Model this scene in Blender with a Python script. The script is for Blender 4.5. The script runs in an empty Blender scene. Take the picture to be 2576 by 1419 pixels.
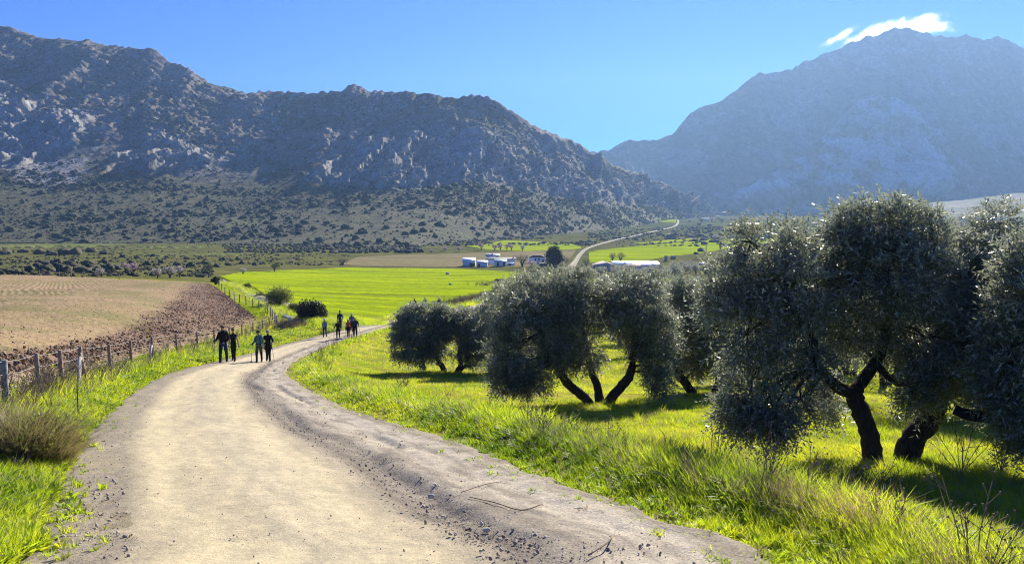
import bpy, bmesh, math, random
import numpy as np
from mathutils import Vector, Matrix
from mathutils.geometry import delaunay_2d_cdt

random.seed(7)
RNG = np.random.default_rng(11)
SC = bpy.context.scene
COL = SC.collection
R = math.radians

# ------------------------------------------------------------------ camera
EZ = 1.65                       # eye height above the road
FPX, CU, CV, HV = 1931.0, 1288.0, 709.5, 515.0
PITCH = math.atan((CV - HV) / FPX)
cam_d = bpy.data.cameras.new('camera')
cam = bpy.data.objects.new('camera', cam_d)
COL.objects.link(cam)
cam.location = (0, 0, EZ)
cam.rotation_euler = (math.pi / 2 - PITCH, 0, 0)
cam_d.sensor_width = 36.0
cam_d.lens = 36.0 * FPX / 2576.0
cam_d.clip_start = 0.1
cam_d.clip_end = 40000
SC.camera = cam

# ------------------------------------------------------------------ light
SUN_EL, SUN_AZ = 26.5, 24.0     # azimuth to the right of the view axis
world = bpy.data.worlds.new('World')
SC.world = world
world.use_nodes = True
wn = world.node_tree
wn.nodes.clear()
w_out = wn.nodes.new('ShaderNodeOutputWorld')
w_bg = wn.nodes.new('ShaderNodeBackground')
w_sky = wn.nodes.new('ShaderNodeTexSky')
w_sky.sky_type = 'NISHITA'
w_sky.sun_disc = False
w_sky.sun_elevation = R(SUN_EL)
w_sky.sun_rotation = R(SUN_AZ)
w_sky.altitude = 600
w_sky.air_density = 1.0
w_sky.dust_density = 0.0
w_sky.ozone_density = 3.5
w_bg.inputs['Strength'].default_value = 0.05
w_tint = wn.nodes.new('ShaderNodeMix')                     # the camera's cool, saturated rendering of the sky
w_tint.data_type = 'RGBA'; w_tint.blend_type = 'MULTIPLY'
w_tint.inputs[0].default_value = 1.0
w_tint.inputs[7].default_value = (0.10, 0.50, 1.50, 1)
wn.links.new(w_sky.outputs[0], w_tint.inputs[6])
wn.links.new(w_tint.outputs[2], w_bg.inputs['Color'])
wn.links.new(w_bg.outputs[0], w_out.inputs['Surface'])

sun_d = bpy.data.lights.new('sun', 'SUN')
sun_d.energy = 5.0
sun_d.angle = R(0.53)
sun_d.color = (1.0, 0.93, 0.80)
sun = bpy.data.objects.new('sun', sun_d)
COL.objects.link(sun)
S_DIR = Vector((math.sin(R(SUN_AZ)) * math.cos(R(SUN_EL)), math.cos(R(SUN_AZ)) * math.cos(R(SUN_EL)), math.sin(R(SUN_EL))))
sun.rotation_euler = S_DIR.to_track_quat('Z', 'Y').to_euler()
sun.location = (60, 140, 90)

SC.view_settings.view_transform = 'Standard'
SC.view_settings.look = 'None'
SC.view_settings.exposure = 1.2
SC.view_settings.gamma = 1.0
SC.view_settings.use_curve_mapping = False
SC.render.engine = 'CYCLES'
SC.cycles.use_denoising = True
SC.cycles.denoising_prefilter = 'NONE'
SC.cycles.filter_width = 1.1
SC.cycles.max_bounces = 6
SC.cycles.diffuse_bounces = 2
SC.cycles.glossy_bounces = 2
SC.cycles.transmission_bounces = 4
SC.cycles.transparent_max_bounces = 8
SC.cycles.volume_bounces = 0
SC.cycles.caustics_reflective = False
SC.cycles.caustics_refractive = False
SC.cycles.sample_clamp_indirect = 4.0

# ------------------------------------------------------------------ numeric helpers
def smooth(a, b, x):
    t = np.clip((np.asarray(x, float) - a) / (b - a), 0, 1)
    return t * t * (3 - 2 * t)

def _hash(ix, iy, iz, seed):
    h = (ix.astype(np.int64) * 374761393 + iy.astype(np.int64) * 668265263 + iz.astype(np.int64) * 2147483647 + seed * 974634777) & 0xFFFFFFFF
    h = ((h ^ (h >> 13)) * 1274126177) & 0xFFFFFFFF
    h = ((h ^ (h >> 16)) * 2246822519) & 0xFFFFFFFF
    return ((h ^ (h >> 15)) & 0xFFFFFF) / float(0xFFFFFF)

def vnoise(x, y, z=None, seed=0):
    x = np.asarray(x, float); y = np.asarray(y, float)
    z = np.zeros_like(x) if z is None else np.asarray(z, float)
    ix, iy, iz = np.floor(x), np.floor(y), np.floor(z)
    fx, fy, fz = x - ix, y - iy, z - iz
    fx = fx * fx * fx * (fx * (fx * 6 - 15) + 10)
    fy = fy * fy * fy * (fy * (fy * 6 - 15) + 10)
    fz = fz * fz * fz * (fz * (fz * 6 - 15) + 10)
    def c(a, b, d):
        return _hash(ix + a, iy + b, iz + d, seed)
    r0 = (c(0, 0, 0) * (1 - fx) + c(1, 0, 0) * fx) * (1 - fy) + (c(0, 1, 0) * (1 - fx) + c(1, 1, 0) * fx) * fy
    if not fz.any():
        return r0 * 2 - 1
    r1 = (c(0, 0, 1) * (1 - fx) + c(1, 0, 1) * fx) * (1 - fy) + (c(0, 1, 1) * (1 - fx) + c(1, 1, 1) * fx) * fy
    return (r0 * (1 - fz) + r1 * fz) * 2 - 1

def fbm(x, y, z=None, oct=4, seed=0, gain=0.5, lac=2.03):
    a, s, tot = 1.0, 0.0, 0.0
    for o in range(oct):
        k = lac ** o
        s = s + a * vnoise(x * k + 17.3 * o, y * k - 9.1 * o, None if z is None else z * k + 5.7 * o, seed + o)
        tot += a; a *= gain
    return s / tot

def ridged(x, y, z=None, oct=4, seed=0, gain=0.5, lac=2.05):
    a, s, tot = 1.0, 0.0, 0.0
    for o in range(oct):
        k = lac ** o
        n = 1 - np.abs(vnoise(x * k + 11.7 * o, y * k + 3.3 * o, None if z is None else z * k, seed + o))
        s = s + a * n * n
        tot += a; a *= gain
    return s / tot

def ray(u, v):
    X = (np.asarray(u, float) - CU) / FPX
    Y = -(np.asarray(v, float) - CV) / FPX
    return X, math.cos(PITCH) + Y * math.sin(PITCH), -math.sin(PITCH) + Y * math.cos(PITCH)

def P(u, v, Y):
    a, b, c = ray(u, v)
    return a / b * Y, Y + 0 * np.asarray(a), EZ + c / b * Y

def pix(x, y, z):
    cz = z - EZ
    d = y * math.cos(PITCH) - cz * math.sin(PITCH)
    h = y * math.sin(PITCH) + cz * math.cos(PITCH)
    return CU + x / d * FPX, CV - h / d * FPX

# ------------------------------------------------------------------ terrain
CTRL = [(760, 1419, 5.35), (760, 1100, 12), (600, 1000, 19.2),
        (640, 915, 36), (860, 850, 61), (965, 820, 75), (1100, 793, 95), (1180, 776, 112), (1380, 710, 230), (1415, 680, 335),
        (1440, 660, 410), (1482, 625, 560), (1565, 600, 760), (1690, 571, 1100), (1705, 556, 1450),
        (20, 1040, 15.4), (278, 950, 25), (383, 915, 31), (497, 882, 43), (637, 839, 70), (695, 822, 75),
        (0, 900, 22), (0, 800, 46), (0, 740, 82), (0, 700, 125), (200, 800, 50), (200, 740, 84), (200, 703, 125), (-300, 800, 44), (-300, 705, 115),
        (420, 800, 60), (420, 740, 92), (480, 716, 120), (560, 722, 116), (620, 765, 93), (600, 795, 78),
        (680, 790, 82), (740, 802, 78), (800, 812, 74),
        (900, 800, 84), (900, 740, 150), (900, 690, 290), (900, 672, 370), (600, 688, 270), (700, 735, 140), (1150, 745, 150), (1150, 700, 270), (1150, 676, 360),
        (900, 642, 470), (1200, 640, 490), (1250, 610, 640), (1000, 632, 540),
        (0, 672, 265), (300, 672, 265), (0, 640, 420), (300, 640, 420), (0, 613, 620), (300, 613, 620), (600, 613, 620), (600, 640, 430), (-400, 640, 420), (-400, 613, 620),
        (1850, 600, 750), (1850, 640, 500), (1600, 650, 440), (1500, 690, 320), (1760, 716, 240), (1760, 680, 335),
        (2400, 545, 2000), (2576, 541, 2300), (2000, 541, 2300), (2400, 600, 720), (2576, 620, 600), (3000, 600, 720), (3000, 545, 2000),
        (1700, 555, 1500), (1830, 541, 2300), (1250, 595, 800), (900, 600, 750), (500, 590, 800), (0, 590, 800),
        (1550, 930, 36), (1750, 870, 55), (1750, 800, 90), (1750, 745, 160), (1300, 880, 50), (1300, 830, 72),
        (2200, 985, 23), (2200, 850, 56), (2200, 720, 190), (2576, 985, 23), (2576, 850, 56), (2576, 720, 190), (3000, 850, 56), (3000, 720, 190)]
_phi, _lr, _t = [], [], []
for u, v, Y in CTRL:
    x, y, z = P(u, v, Y)
    r = math.hypot(x, y)
    _phi.append(math.atan2(x, y)); _lr.append(math.log(r)); _t.append((z - EZ) / r)
for ph in (-1.15, -0.9, -0.6, -0.3, 0.0, 0.3, 0.6, 0.9, 1.15):
    for r in (1.5, 2.5, 4, 6.5, 10, 16, 26):
        if r > 13 and ph < -0.2:
            continue
        y = r * math.cos(ph)
        _phi.append(ph); _lr.append(math.log(r)); _t.append((-1.65 - 0.165 * y) / r)
for ph in (-1.15, 1.15):
    for r, z in ((50, -7.5), (110, -14), (250, -22), (500, -30), (1200, -33), (3000, -33)):
        _phi.append(ph); _lr.append(math.log(r)); _t.append(z / r)
for ph in (-0.9, -0.5, 0.0, 0.4, 0.8):
    for r in (2600, 5000, 9000):
        _phi.append(ph); _lr.append(math.log(r)); _t.append(-33.0 / r)
KPH = 3.0
_C = np.stack([np.array(_phi) * KPH, np.array(_lr)], 1)
_T = np.array(_t)
def _tps(d2):
    return np.where(d2 > 1e-12, 0.5 * d2 * np.log(np.maximum(d2, 1e-12)), 0.0)
_n = len(_C)
_d2 = ((_C[:, None] - _C[None]) ** 2).sum(-1)
_A = np.zeros((_n + 3, _n + 3))
_A[:_n, :_n] = _tps(_d2) + np.eye(_n) * 0.004
_A[:_n, _n] = 1; _A[_n, :_n] = 1
_A[:_n, _n + 1:] = _C; _A[_n + 1:, :_n] = _C.T
_W = np.linalg.solve(_A, np.concatenate([_T, np.zeros(3)]))

def base_h(x, y):
    x = np.asarray(x, float); y = np.asarray(y, float)
    shp = np.broadcast(x, y).shape
    x = np.broadcast_to(x, shp).ravel(); y = np.broadcast_to(y, shp).ravel()
    r = np.maximum(np.hypot(x, y), 1.5)
    ph0 = np.arctan2(x, y)
    ph = np.clip(ph0, -1.15, 1.15)
    lr = np.log(np.minimum(r, 9000))
    out = np.empty(len(x))
    for s in range(0, len(x), 40000):
        q = np.stack([ph[s:s + 40000] * KPH, lr[s:s + 40000]], 1)
        d2 = ((q[:, None, :] - _C[None]) ** 2).sum(-1)
        out[s:s + 40000] = _tps(d2) @ _W[:_n] + _W[_n] + q @ _W[_n + 1:]
    z = out * r
    back = smooth(1.0, 1.5, np.abs(ph0))
    zp = -1.65 - 0.165 * np.clip(y, -30, 120)
    zp = zp * (1 - smooth(60, 400, r)) - 25 * smooth(60, 400, r)
    z = z * (1 - back) + zp * back
    return (z + EZ).reshape(shp)

def hit(u, v, hf=None, rmin=2.5, rmax=2600.0):
    """where the sight line through a picture point meets the ground"""
    hf = hf or base_h
    u = np.atleast_1d(np.asarray(u, float)); v = np.atleast_1d(np.asarray(v, float))
    a, b, c = ray(u, v)
    Ys = np.exp(np.linspace(math.log(rmin), math.log(rmax), 260))
    X = (a / b)[:, None] * Ys; Yy = np.ones_like(a)[:, None] * Ys
    Z = EZ + (c / b)[:, None] * Ys
    D = Z - hf(X, Yy)
    below = D < 0
    k = np.where(below.any(1), below.argmax(1), len(Ys) - 1)
    k = np.maximum(k, 1)
    i = np.arange(len(u))
    d0, d1 = D[i, k - 1], D[i, k]
    w = np.where(np.abs(d0 - d1) > 1e-9, d0 / (d0 - d1), 0.0)
    Yh = Ys[k - 1] + np.clip(w, 0, 1) * (Ys[k] - Ys[k - 1])
    return (a / b) * Yh, Yh

# road edges: points of the left and the right edge, in pairs
ROAD = [((95, 1419), (1950, 1419)), ((130, 1335), (1730, 1325)), ((185, 1230), (1440, 1230)), ((235, 1110), (1115, 1105)), ((300, 1035), (880, 1032)),
        ((400, 957), (738, 958)), ((525, 917), (725, 932)), ((640, 889), (748, 907)), ((725, 866), (805, 879)),
        ((800, 847), (868, 857)), ((872, 829), (930, 839)), ((945, 813), (985, 824)), ((1060, 793), (1085, 801)),
        ((1150, 777), (1172, 784)), ((1215, 763), (1232, 769)), ((1310, 735), (1326, 738)), ((1366, 714), (1384, 717)),
        ((1400, 693), (1420, 695)), ((1424, 674), (1444, 676)), ((1444, 655), (1456, 657)), ((1455, 640), (1465, 642)), ((1477, 624), (1485, 626)), ((1523, 610), (1531, 611.5)),
        ((1568, 599), (1575, 600.5)), ((1633, 585), (1639, 586.5)), ((1692, 571), (1697, 572.5)), ((1703, 561), (1708, 562)), ((1704, 553), (1707, 554))]
_L = np.array([a for a, b in ROAD], float); _Rr = np.array([b for a, b in ROAD], float)
lx, ly = hit(_L[:, 0], _L[:, 1]); rx, ry = hit(_Rr[:, 0], _Rr[:, 1])
RL = np.stack([lx, ly], 1); RR = np.stack([rx, ry], 1)
# towards and behind the camera
RL = np.vstack([[-3.2, -14], [-3.35, -6], [-3.4, 1.0], RL]); RR = np.vstack([[3.6, -14], [2.8, -6], [2.05, 1.0], RR])

def catmull(pts, n):
    pts = np.asarray(pts, float)
    p = np.vstack([2 * pts[0] - pts[1], pts, 2 * pts[-1] - pts[-2]])
    out = []
    for i in range(1, len(p) - 2):
        m = n if np.isscalar(n) else n[i - 1]
        t = np.linspace(0, 1, m, endpoint=False)[:, None]
        p0, p1, p2, p3 = p[i - 1], p[i], p[i + 1], p[i + 2]
        out.append(0.5 * ((2 * p1) + (-p0 + p2) * t + (2 * p0 - 5 * p1 + 4 * p2 - p3) * t ** 2 + (-p0 + 3 * p1 - 3 * p2 + p3) * t ** 3))
    out.append(pts[-1:])
    return np.vstack(out)

RLs, RRs = catmull(RL, 4), catmull(RR, 4)

def seg_dist(x, y, poly):
    """distance to a polyline and the side (positive on its right hand)"""
    shp = x.shape
    x = x.ravel(); y = y.ravel()
    best = np.full(x.shape, 1e18); side = np.zeros(x.shape)
    for a, b in zip(poly[:-1], poly[1:]):
        d = b - a
        L2 = max(float(d @ d), 1e-9)
        t = np.clip(((x - a[0]) * d[0] + (y - a[1]) * d[1]) / L2, 0, 1)
        ex, ey = x - (a[0] + t * d[0]), y - (a[1] + t * d[1])
        q = ex * ex + ey * ey
        s = (x - a[0]) * d[1] - (y - a[1]) * d[0]
        m = q < best
        best[m] = q[m]; side[m] = np.sign(s[m])
    return np.sqrt(best).reshape(shp), side.reshape(shp)

def road_side(x, y):
    """signed distances: off the left edge and off the right edge (positive = outside the road)"""
    x = np.asarray(x, float); y = np.asarray(y, float)
    near = (np.hypot(x, y) < 130)
    dl = np.full(x.shape, 99.0); dr = np.full(x.shape, 99.0)
    if near.any():
        n = 4 * 17
        d, s = seg_dist(x[near], y[near], RLs[:n]); dl[near] = -d * s
        d, s = seg_dist(x[near], y[near], RRs[:n]); dr[near] = d * s
    return dl, dr

def ground_h(x, y):
    x = np.asarray(x, float); y = np.asarray(y, float)
    z = base_h(x, y)
    dl, dr = road_side(x, y)
    r = np.hypot(x, y)
    near = 1 - smooth(70, 110, r)
    # right: a low grassy shoulder, then the grove lies half a metre lower
    sh = 0.14 * smooth(0.1, 0.9, dr) * (1 - smooth(1.2, 2.6, dr)) - 0.52 * smooth(1.3, 4.2, dr) * (1 - smooth(60, 90, dr))
    # left: verge a little proud of the road
    sl = 0.10 * smooth(0.05, 0.8, dl)
    z = z + near * (np.where(dr > 0, sh, 0) + np.where(dl > 0, sl, 0))
    bump = fbm(x * 0.35, y * 0.35, oct=3, seed=5) * 0.10 + fbm(x * 0.06, y * 0.06, oct=2, seed=9) * 0.25
    off = smooth(0.3, 2.0, np.minimum(np.where(dl > 0, dl, 99), np.where(dr > 0, dr, 99)) * ((dl > 0) | (dr > 0)))
    return z + bump * off * smooth(3, 14, r) * (1 - 0.6 * smooth(200, 600, r))

def gh(x, y):
    return float(ground_h(np.array([float(x)]), np.array([float(y)]))[0])

def at(u, v):
    """ground point seen at picture point (u, v)"""
    x, y = hit(u, v, ground_h)
    return float(x[0]), float(y[0]), gh(x[0], y[0])

# ------------------------------------------------------------------ object helpers
def tag(o, label=None, cat=None, group=None, kind=None):
    if label: o['label'] = label
    if cat: o['category'] = cat
    if group: o['group'] = group
    if kind: o['kind'] = kind
    return o

def raw_mesh(name, V, F, attrs=None, uv=None, smooth_shade=False):
    """V (n,3), F (m,3) or (m,4) arrays or a list of such arrays"""
    me = bpy.data.meshes.new(name)
    V = np.ascontiguousarray(V, np.float32)
    Fs = F if isinstance(F, list) else [F]
    Fs = [np.asarray(f, np.int32) for f in Fs if len(f)]
    loops = np.concatenate([f.ravel() for f in Fs])
    tot = np.concatenate([np.full(len(f), f.shape[1], np.int32) for f in Fs])
    st = np.concatenate([[0], np.cumsum(tot)[:-1]]).astype(np.int32)
    me.vertices.add(len(V)); me.vertices.foreach_set('co', V.ravel())
    me.loops.add(len(loops)); me.loops.foreach_set('vertex_index', loops)
    me.polygons.add(len(tot)); me.polygons.foreach_set('loop_start', st); me.polygons.foreach_set('loop_total', tot)
    if smooth_shade:
        me.polygons.foreach_set('use_smooth', np.ones(len(tot), bool))
    me.update(calc_edges=True)
    for k, a in (attrs or {}).items():
        a = np.asarray(a, np.float32)
        if a.ndim == 1:
            at_ = me.attributes.new(k, 'FLOAT', 'POINT'); at_.data.foreach_set('value', a)
        else:
            at_ = me.attributes.new(k, 'FLOAT_COLOR', 'POINT')
            if a.shape[1] == 3: a = np.hstack([a, np.ones((len(a), 1), np.float32)])
            at_.data.foreach_set('color', a.ravel())
    if uv is not None:
        l = me.uv_layers.new(name='UVMap')
        l.data.foreach_set('uv', np.asarray(uv, np.float32)[loops].ravel())
    return me

def obj(name, me, mat=None, parent=None, loc=None):
    o = bpy.data.objects.new(name, me)
    COL.objects.link(o)
    if mat is not None and hasattr(me, 'materials') and not me.materials:
        for m in (mat if isinstance(mat, (list, tuple)) else [mat]):
            me.materials.append(m)
    if parent is not None: o.parent = parent
    if loc is not None: o.location = loc
    return o

def empty(name, loc, label=None, cat=None, group=None, rz=0.0):
    o = bpy.data.objects.new(name, None)
    COL.objects.link(o)
    o.empty_display_size = 0.2
    o.location = loc; o.rotation_euler = (0, 0, rz)
    return tag(o, label, cat, group)

class MB:
    """collects boxes, tubes, bars and lumps, then links them as one mesh"""
    def __init__(s): s.v = []; s.f3 = []; s.f4 = []; s.n = 0
    def add(s, V, F):
        V = np.asarray(V, float); F = np.asarray(F, int)
        (s.f3 if F.shape[1] == 3 else s.f4).append(F + s.n)
        s.v.append(V); s.n += len(V)
    def box(s, x0, x1, y0, y1, z0, z1):
        V = [(x0, y0, z0), (x1, y0, z0), (x1, y1, z0), (x0, y1, z0), (x0, y0, z1), (x1, y0, z1), (x1, y1, z1), (x0, y1, z1)]
        s.add(V, [(3, 2, 1, 0), (4, 5, 6, 7), (0, 1, 5, 4), (1, 2, 6, 5), (2, 3, 7, 6), (3, 0, 4, 7)])
    def hexa(s, V):
        s.add(V, [(3, 2, 1, 0), (4, 5, 6, 7), (0, 1, 5, 4), (1, 2, 6, 5), (2, 3, 7, 6), (3, 0, 4, 7)])
    def tube(s, pts, rad, n=6, cap=True, jit=0.0, seed=0):
        pts = np.asarray(pts, float); m = len(pts)
        rad = np.broadcast_to(np.asarray(rad, float), (m,))
        tan = np.gradient(pts, axis=0)
        tan /= np.maximum(np.linalg.norm(tan, axis=1, keepdims=True), 1e-9)
        ref = np.array([0.0, 0.0, 1.0]) if abs(tan[0][2]) < 0.9 else np.array([1.0, 0.0, 0.0])
        a = np.cross(tan, ref); a /= np.maximum(np.linalg.norm(a, axis=1, keepdims=True), 1e-9)
        b = np.cross(tan, a)
        th = np.linspace(0, 2 * math.pi, n, endpoint=False)
        rr = rad[:, None] * np.ones(n)[None]
        if jit:
            g = np.random.default_rng(seed)
            rr = rr * (1 + jit * (g.random((m, n)) - 0.5) * 2)
        V = pts[:, None, :] + rr[..., None] * (np.cos(th)[None, :, None] * a[:, None, :] + np.sin(th)[None, :, None] * b[:, None, :])
        V = V.reshape(-1, 3)
        F = []
        for i in range(m - 1):
            for j in range(n):
                k = (j + 1) % n
                F.append((i * n + j, i * n + k, (i + 1) * n + k, (i + 1) * n + j))
        n0 = s.n
        s.add(V, F)
        if cap:
            V2 = np.array([pts[0], pts[-1]])
            F2 = []
            base = len(V)
            for j in range(n):
                k = (j + 1) % n
                F2.append((base, k, j)); F2.append((base + 1, (m - 1) * n + j, (m - 1) * n + k))
            s.v.append(V2); s.f3.append(np.asarray(F2, int) + n0); s.n += 2
    def lump(s, c, r, sub=1, jit=0.2, seed=0, sq=(1, 1, 1)):
        V, F = ico(sub)
        g = np.random.default_rng(seed)
        V = V * (1 + jit * (g.random((len(V), 1)) - 0.5) * 2)
        s.add(V * np.asarray(sq) * r + np.asarray(c), F)
    def mesh(s, name, smooth_shade=False):
        F = []
        if s.f3: F.append(np.vstack(s.f3))
        if s.f4: F.append(np.vstack(s.f4))
        return raw_mesh(name, np.vstack(s.v), F, smooth_shade=smooth_shade)
    def build(s, name, mat, parent=None, smooth_shade=False, loc=None):
        return obj(name, s.mesh(name, smooth_shade), mat, parent, loc)

_ICO = {}
def ico(sub):
    if sub not in _ICO:
        bm = bmesh.new()
        bmesh.ops.create_icosphere(bm, subdivisions=sub, radius=1.0)
        bm.verts.ensure_lookup_table()
        _ICO[sub] = (np.array([v.co[:] for v in bm.verts]), np.array([[v.index for v in f.verts] for f in bm.faces]))
        bm.free()
    V, F = _ICO[sub]
    return V.copy(), F

def grid_faces(nu, nv):
    i, j = np.meshgrid(np.arange(nu - 1), np.arange(nv - 1), indexing='ij')
    a = (i * nv + j).ravel()
    return np.stack([a, a + nv, a + nv + 1, a + 1], 1)

# ------------------------------------------------------------------ materials
class NT:
    def __init__(s, name):
        s.m = bpy.data.materials.new(name); s.m.use_nodes = True
        s.t = s.m.node_tree; s.t.nodes.clear()
        s.out = s.t.nodes.new('ShaderNodeOutputMaterial')
    def n(s, typ, **kw):
        nd = s.t.nodes.new('ShaderNode' + typ)
        for k, v in kw.items(): setattr(nd, k, v)
        return nd
    def l(s, a, b): s.t.links.new(a, b)
    def noise(s, vec, scale, detail=4, rough=0.55, dist=0.0):
        nd = s.n('TexNoise'); nd.inputs['Scale'].default_value = scale; nd.inputs['Detail'].default_value = detail
        nd.inputs['Roughness'].default_value = rough; nd.inputs['Distortion'].default_value = dist
        if vec is not None: s.l(vec, nd.inputs['Vector'])
        return nd.outputs['Fac']
    def ramp(s, fac, stops):
        nd = s.n('ValToRGB'); cr = nd.color_ramp
        while len(cr.elements) < len(stops): cr.elements.new(0.5)
        for e, (p, c) in zip(cr.elements, stops):
            e.position = p; e.color = (*c, 1) if len(c) == 3 else c
        s.l(fac, nd.inputs['Fac'])
        return nd.outputs['Color']
    def mix(s, fac, a, b, mode='MIX'):
        nd = s.n('Mix', data_type='RGBA', blend_type=mode)
        if isinstance(fac, (int, float)): nd.inputs[0].default_value = fac
        else: s.l(fac, nd.inputs[0])
        for sock, c in ((nd.inputs[6], a), (nd.inputs[7], b)):
            if isinstance(c, tuple): sock.default_value = (*c, 1)
            else: s.l(c, sock)
        return nd.outputs[2]
    def math(s, op, a, b=0.0, clamp=False):
        nd = s.n('Math', operation=op, use_clamp=clamp)
        for sock, c in ((nd.inputs[0], a), (nd.inputs[1], b)):
            if isinstance(c, (int, float)): sock.default_value = c
            else: s.l(c, sock)
        return nd.outputs[0]
    def pos(s, scale=(1, 1, 1)):
        g = s.n('NewGeometry')
        if scale == (1, 1, 1): return g.outputs['Position']
        mp = s.n('Mapping'); mp.inputs['Scale'].default_value = scale
        s.l(g.outputs['Position'], mp.inputs['Vector'])
        return mp.outputs[0]
    def objco(s, scale=(1, 1, 1)):
        g = s.n('TexCoord')
        mp = s.n('Mapping'); mp.inputs['Scale'].default_value = scale
        s.l(g.outputs['Object'], mp.inputs['Vector'])
        return mp.outputs[0]
    def attr(s, name):
        nd = s.n('Attribute'); nd.attribute_name = name
        return nd
    def rnd(s):
        return s.n('ObjectInfo').outputs['Random']
    def bump(s, h, strength, dist):
        nd = s.n('Bump'); nd.inputs['Strength'].default_value = strength; nd.inputs['Distance'].default_value = dist
        s.l(h, nd.inputs['Height'])
        return nd.outputs[0]
    def bsdf(s, col, rough=0.9, spec=0.2, metal=0.0, normal=None, trans=None):
        b = s.n('BsdfPrincipled')
        if isinstance(col, tuple): b.inputs['Base Color'].default_value = (*col, 1)
        else: s.l(col, b.inputs['Base Color'])
        if isinstance(rough, (int, float)): b.inputs['Roughness'].default_value = rough
        else: s.l(rough, b.inputs['Roughness'])
        b.inputs['Specular IOR Level'].default_value = spec
        b.inputs['Metallic'].default_value = metal
        if normal is not None: s.l(normal, b.inputs['Normal'])
        res = b.outputs[0]
        if trans is not None:
            w, tc = trans
            t = s.n('BsdfTranslucent')
            if isinstance(tc, tuple): t.inputs['Color'].default_value = (*tc, 1)
            else: s.l(tc, t.inputs['Color'])
            mx = s.n('MixShader'); mx.inputs[0].default_value = w
            s.l(res, mx.inputs[1]); s.l(t.outputs[0], mx.inputs[2])
            res = mx.outputs[0]
        s.l(res, s.out.inputs['Surface'])
        return s.m

def simple(name, col, rough=0.85, spec=0.25, var=0.25, scale=6.0, metal=0.0, bump=0.0, bdist=0.01, obj_space=True):
    t = NT(name)
    v = t.objco() if obj_space else t.pos()
    nz = t.noise(v, scale, 5, 0.6)
    lo = tuple(c * (1 - var) for c in col); hi = tuple(min(1, c * (1 + var)) for c in col)
    c = t.ramp(nz, [(0.3, lo), (0.7, hi)])
    nr = t.bump(t.noise(v, scale * 3, 4), bump, bdist) if bump else None
    return t.bsdf(c, rough, spec, metal, nr)

def scatter_gn(name, x, y, z, scl, tufts, seed=0, tilt=0.15, kind='stuff'):
    g = np.random.default_rng(seed)
    n = len(x)
    me = bpy.data.meshes.new(name)
    me.vertices.add(n); me.vertices.foreach_set('co', np.stack([x, y, z], 1).astype(np.float32).ravel())
    rot = np.stack([(g.random(n) - 0.5) * tilt, (g.random(n) - 0.5) * tilt, g.random(n) * 6.283], 1).astype(np.float32)
    a = me.attributes.new('rot', 'FLOAT_VECTOR', 'POINT'); a.data.foreach_set('vector', rot.ravel())
    a = me.attributes.new('scl', 'FLOAT', 'POINT'); a.data.foreach_set('value', np.asarray(scl, np.float32))
    a = me.attributes.new('pick', 'INT', 'POINT'); a.data.foreach_set('value', g.integers(0, len(tufts), n).astype(np.int32))
    ng = bpy.data.node_groups.new(name, 'GeometryNodeTree')
    ng.interface.new_socket('Geometry', in_out='INPUT', socket_type='NodeSocketGeometry')
    ng.interface.new_socket('Geometry', in_out='OUTPUT', socket_type='NodeSocketGeometry')
    gi = ng.nodes.new('NodeGroupInput'); go = ng.nodes.new('NodeGroupOutput')
    iop = ng.nodes.new('GeometryNodeInstanceOnPoints')
    jn = ng.nodes.new('GeometryNodeJoinGeometry')
    for t in tufts:
        oi = ng.nodes.new('GeometryNodeObjectInfo'); oi.inputs['Object'].default_value = t; oi.inputs['As Instance'].default_value = True
        ng.links.new(oi.outputs['Geometry'], jn.inputs[0])
    def na(nm, typ):
        q = ng.nodes.new('GeometryNodeInputNamedAttribute'); q.data_type = typ; q.inputs['Name'].default_value = nm
        return q.outputs['Attribute']
    ng.links.new(gi.outputs[0], iop.inputs['Points']); ng.links.new(jn.outputs[0], iop.inputs['Instance'])
    iop.inputs['Pick Instance'].default_value = True
    ng.links.new(na('pick', 'INT'), iop.inputs['Instance Index'])
    e2r = ng.nodes.new('FunctionNodeEulerToRotation')
    ng.links.new(na('rot', 'FLOAT_VECTOR'), e2r.inputs[0]); ng.links.new(e2r.outputs[0], iop.inputs['Rotation'])
    ng.links.new(na('scl', 'FLOAT'), iop.inputs['Scale'])
    ng.links.new(iop.outputs[0], go.inputs[0])
    o = obj(name, me)
    md = o.modifiers.new('Scatter', 'NODES'); md.node_group = ng
    return tag(o, kind=kind)


# ------------------------------------------------------------------ ground sheet
GRASS_N, GRASS_D = (0.085, 0.125, 0.016), (0.045, 0.065, 0.014)

def ground_material():
    t = NT('ground')
    p = t.pos()
    a = t.attr('gcol').outputs['Color']
    n1 = t.noise(p, 0.9, 6, 0.65); n2 = t.noise(p, 0.07, 5, 0.6); n3 = t.noise(p, 6.0, 5, 0.7)
    k = t.ramp(n1, [(0.3, (0.62, 0.62, 0.6)), (0.7, (1.35, 1.32, 1.2))])
    c = t.mix(1.0, a, k, 'MULTIPLY')
    k2 = t.ramp(n2, [(0.35, (0.72, 0.75, 0.8)), (0.65, (1.25, 1.2, 1.1))])
    c = t.mix(1.0, c, k2, 'MULTIPLY')
    soil = t.ramp(n3, [(0.56, (0, 0, 0)), (0.72, (1, 1, 1))])
    c = t.mix(t.math('MULTIPLY', soil, 0.35), c, (0.13, 0.10, 0.06))
    return t.bsdf(c, 0.95, 0.0, normal=t.bump(t.noise(p, 2.2, 6, 0.7), 0.6, 0.12))

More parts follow.
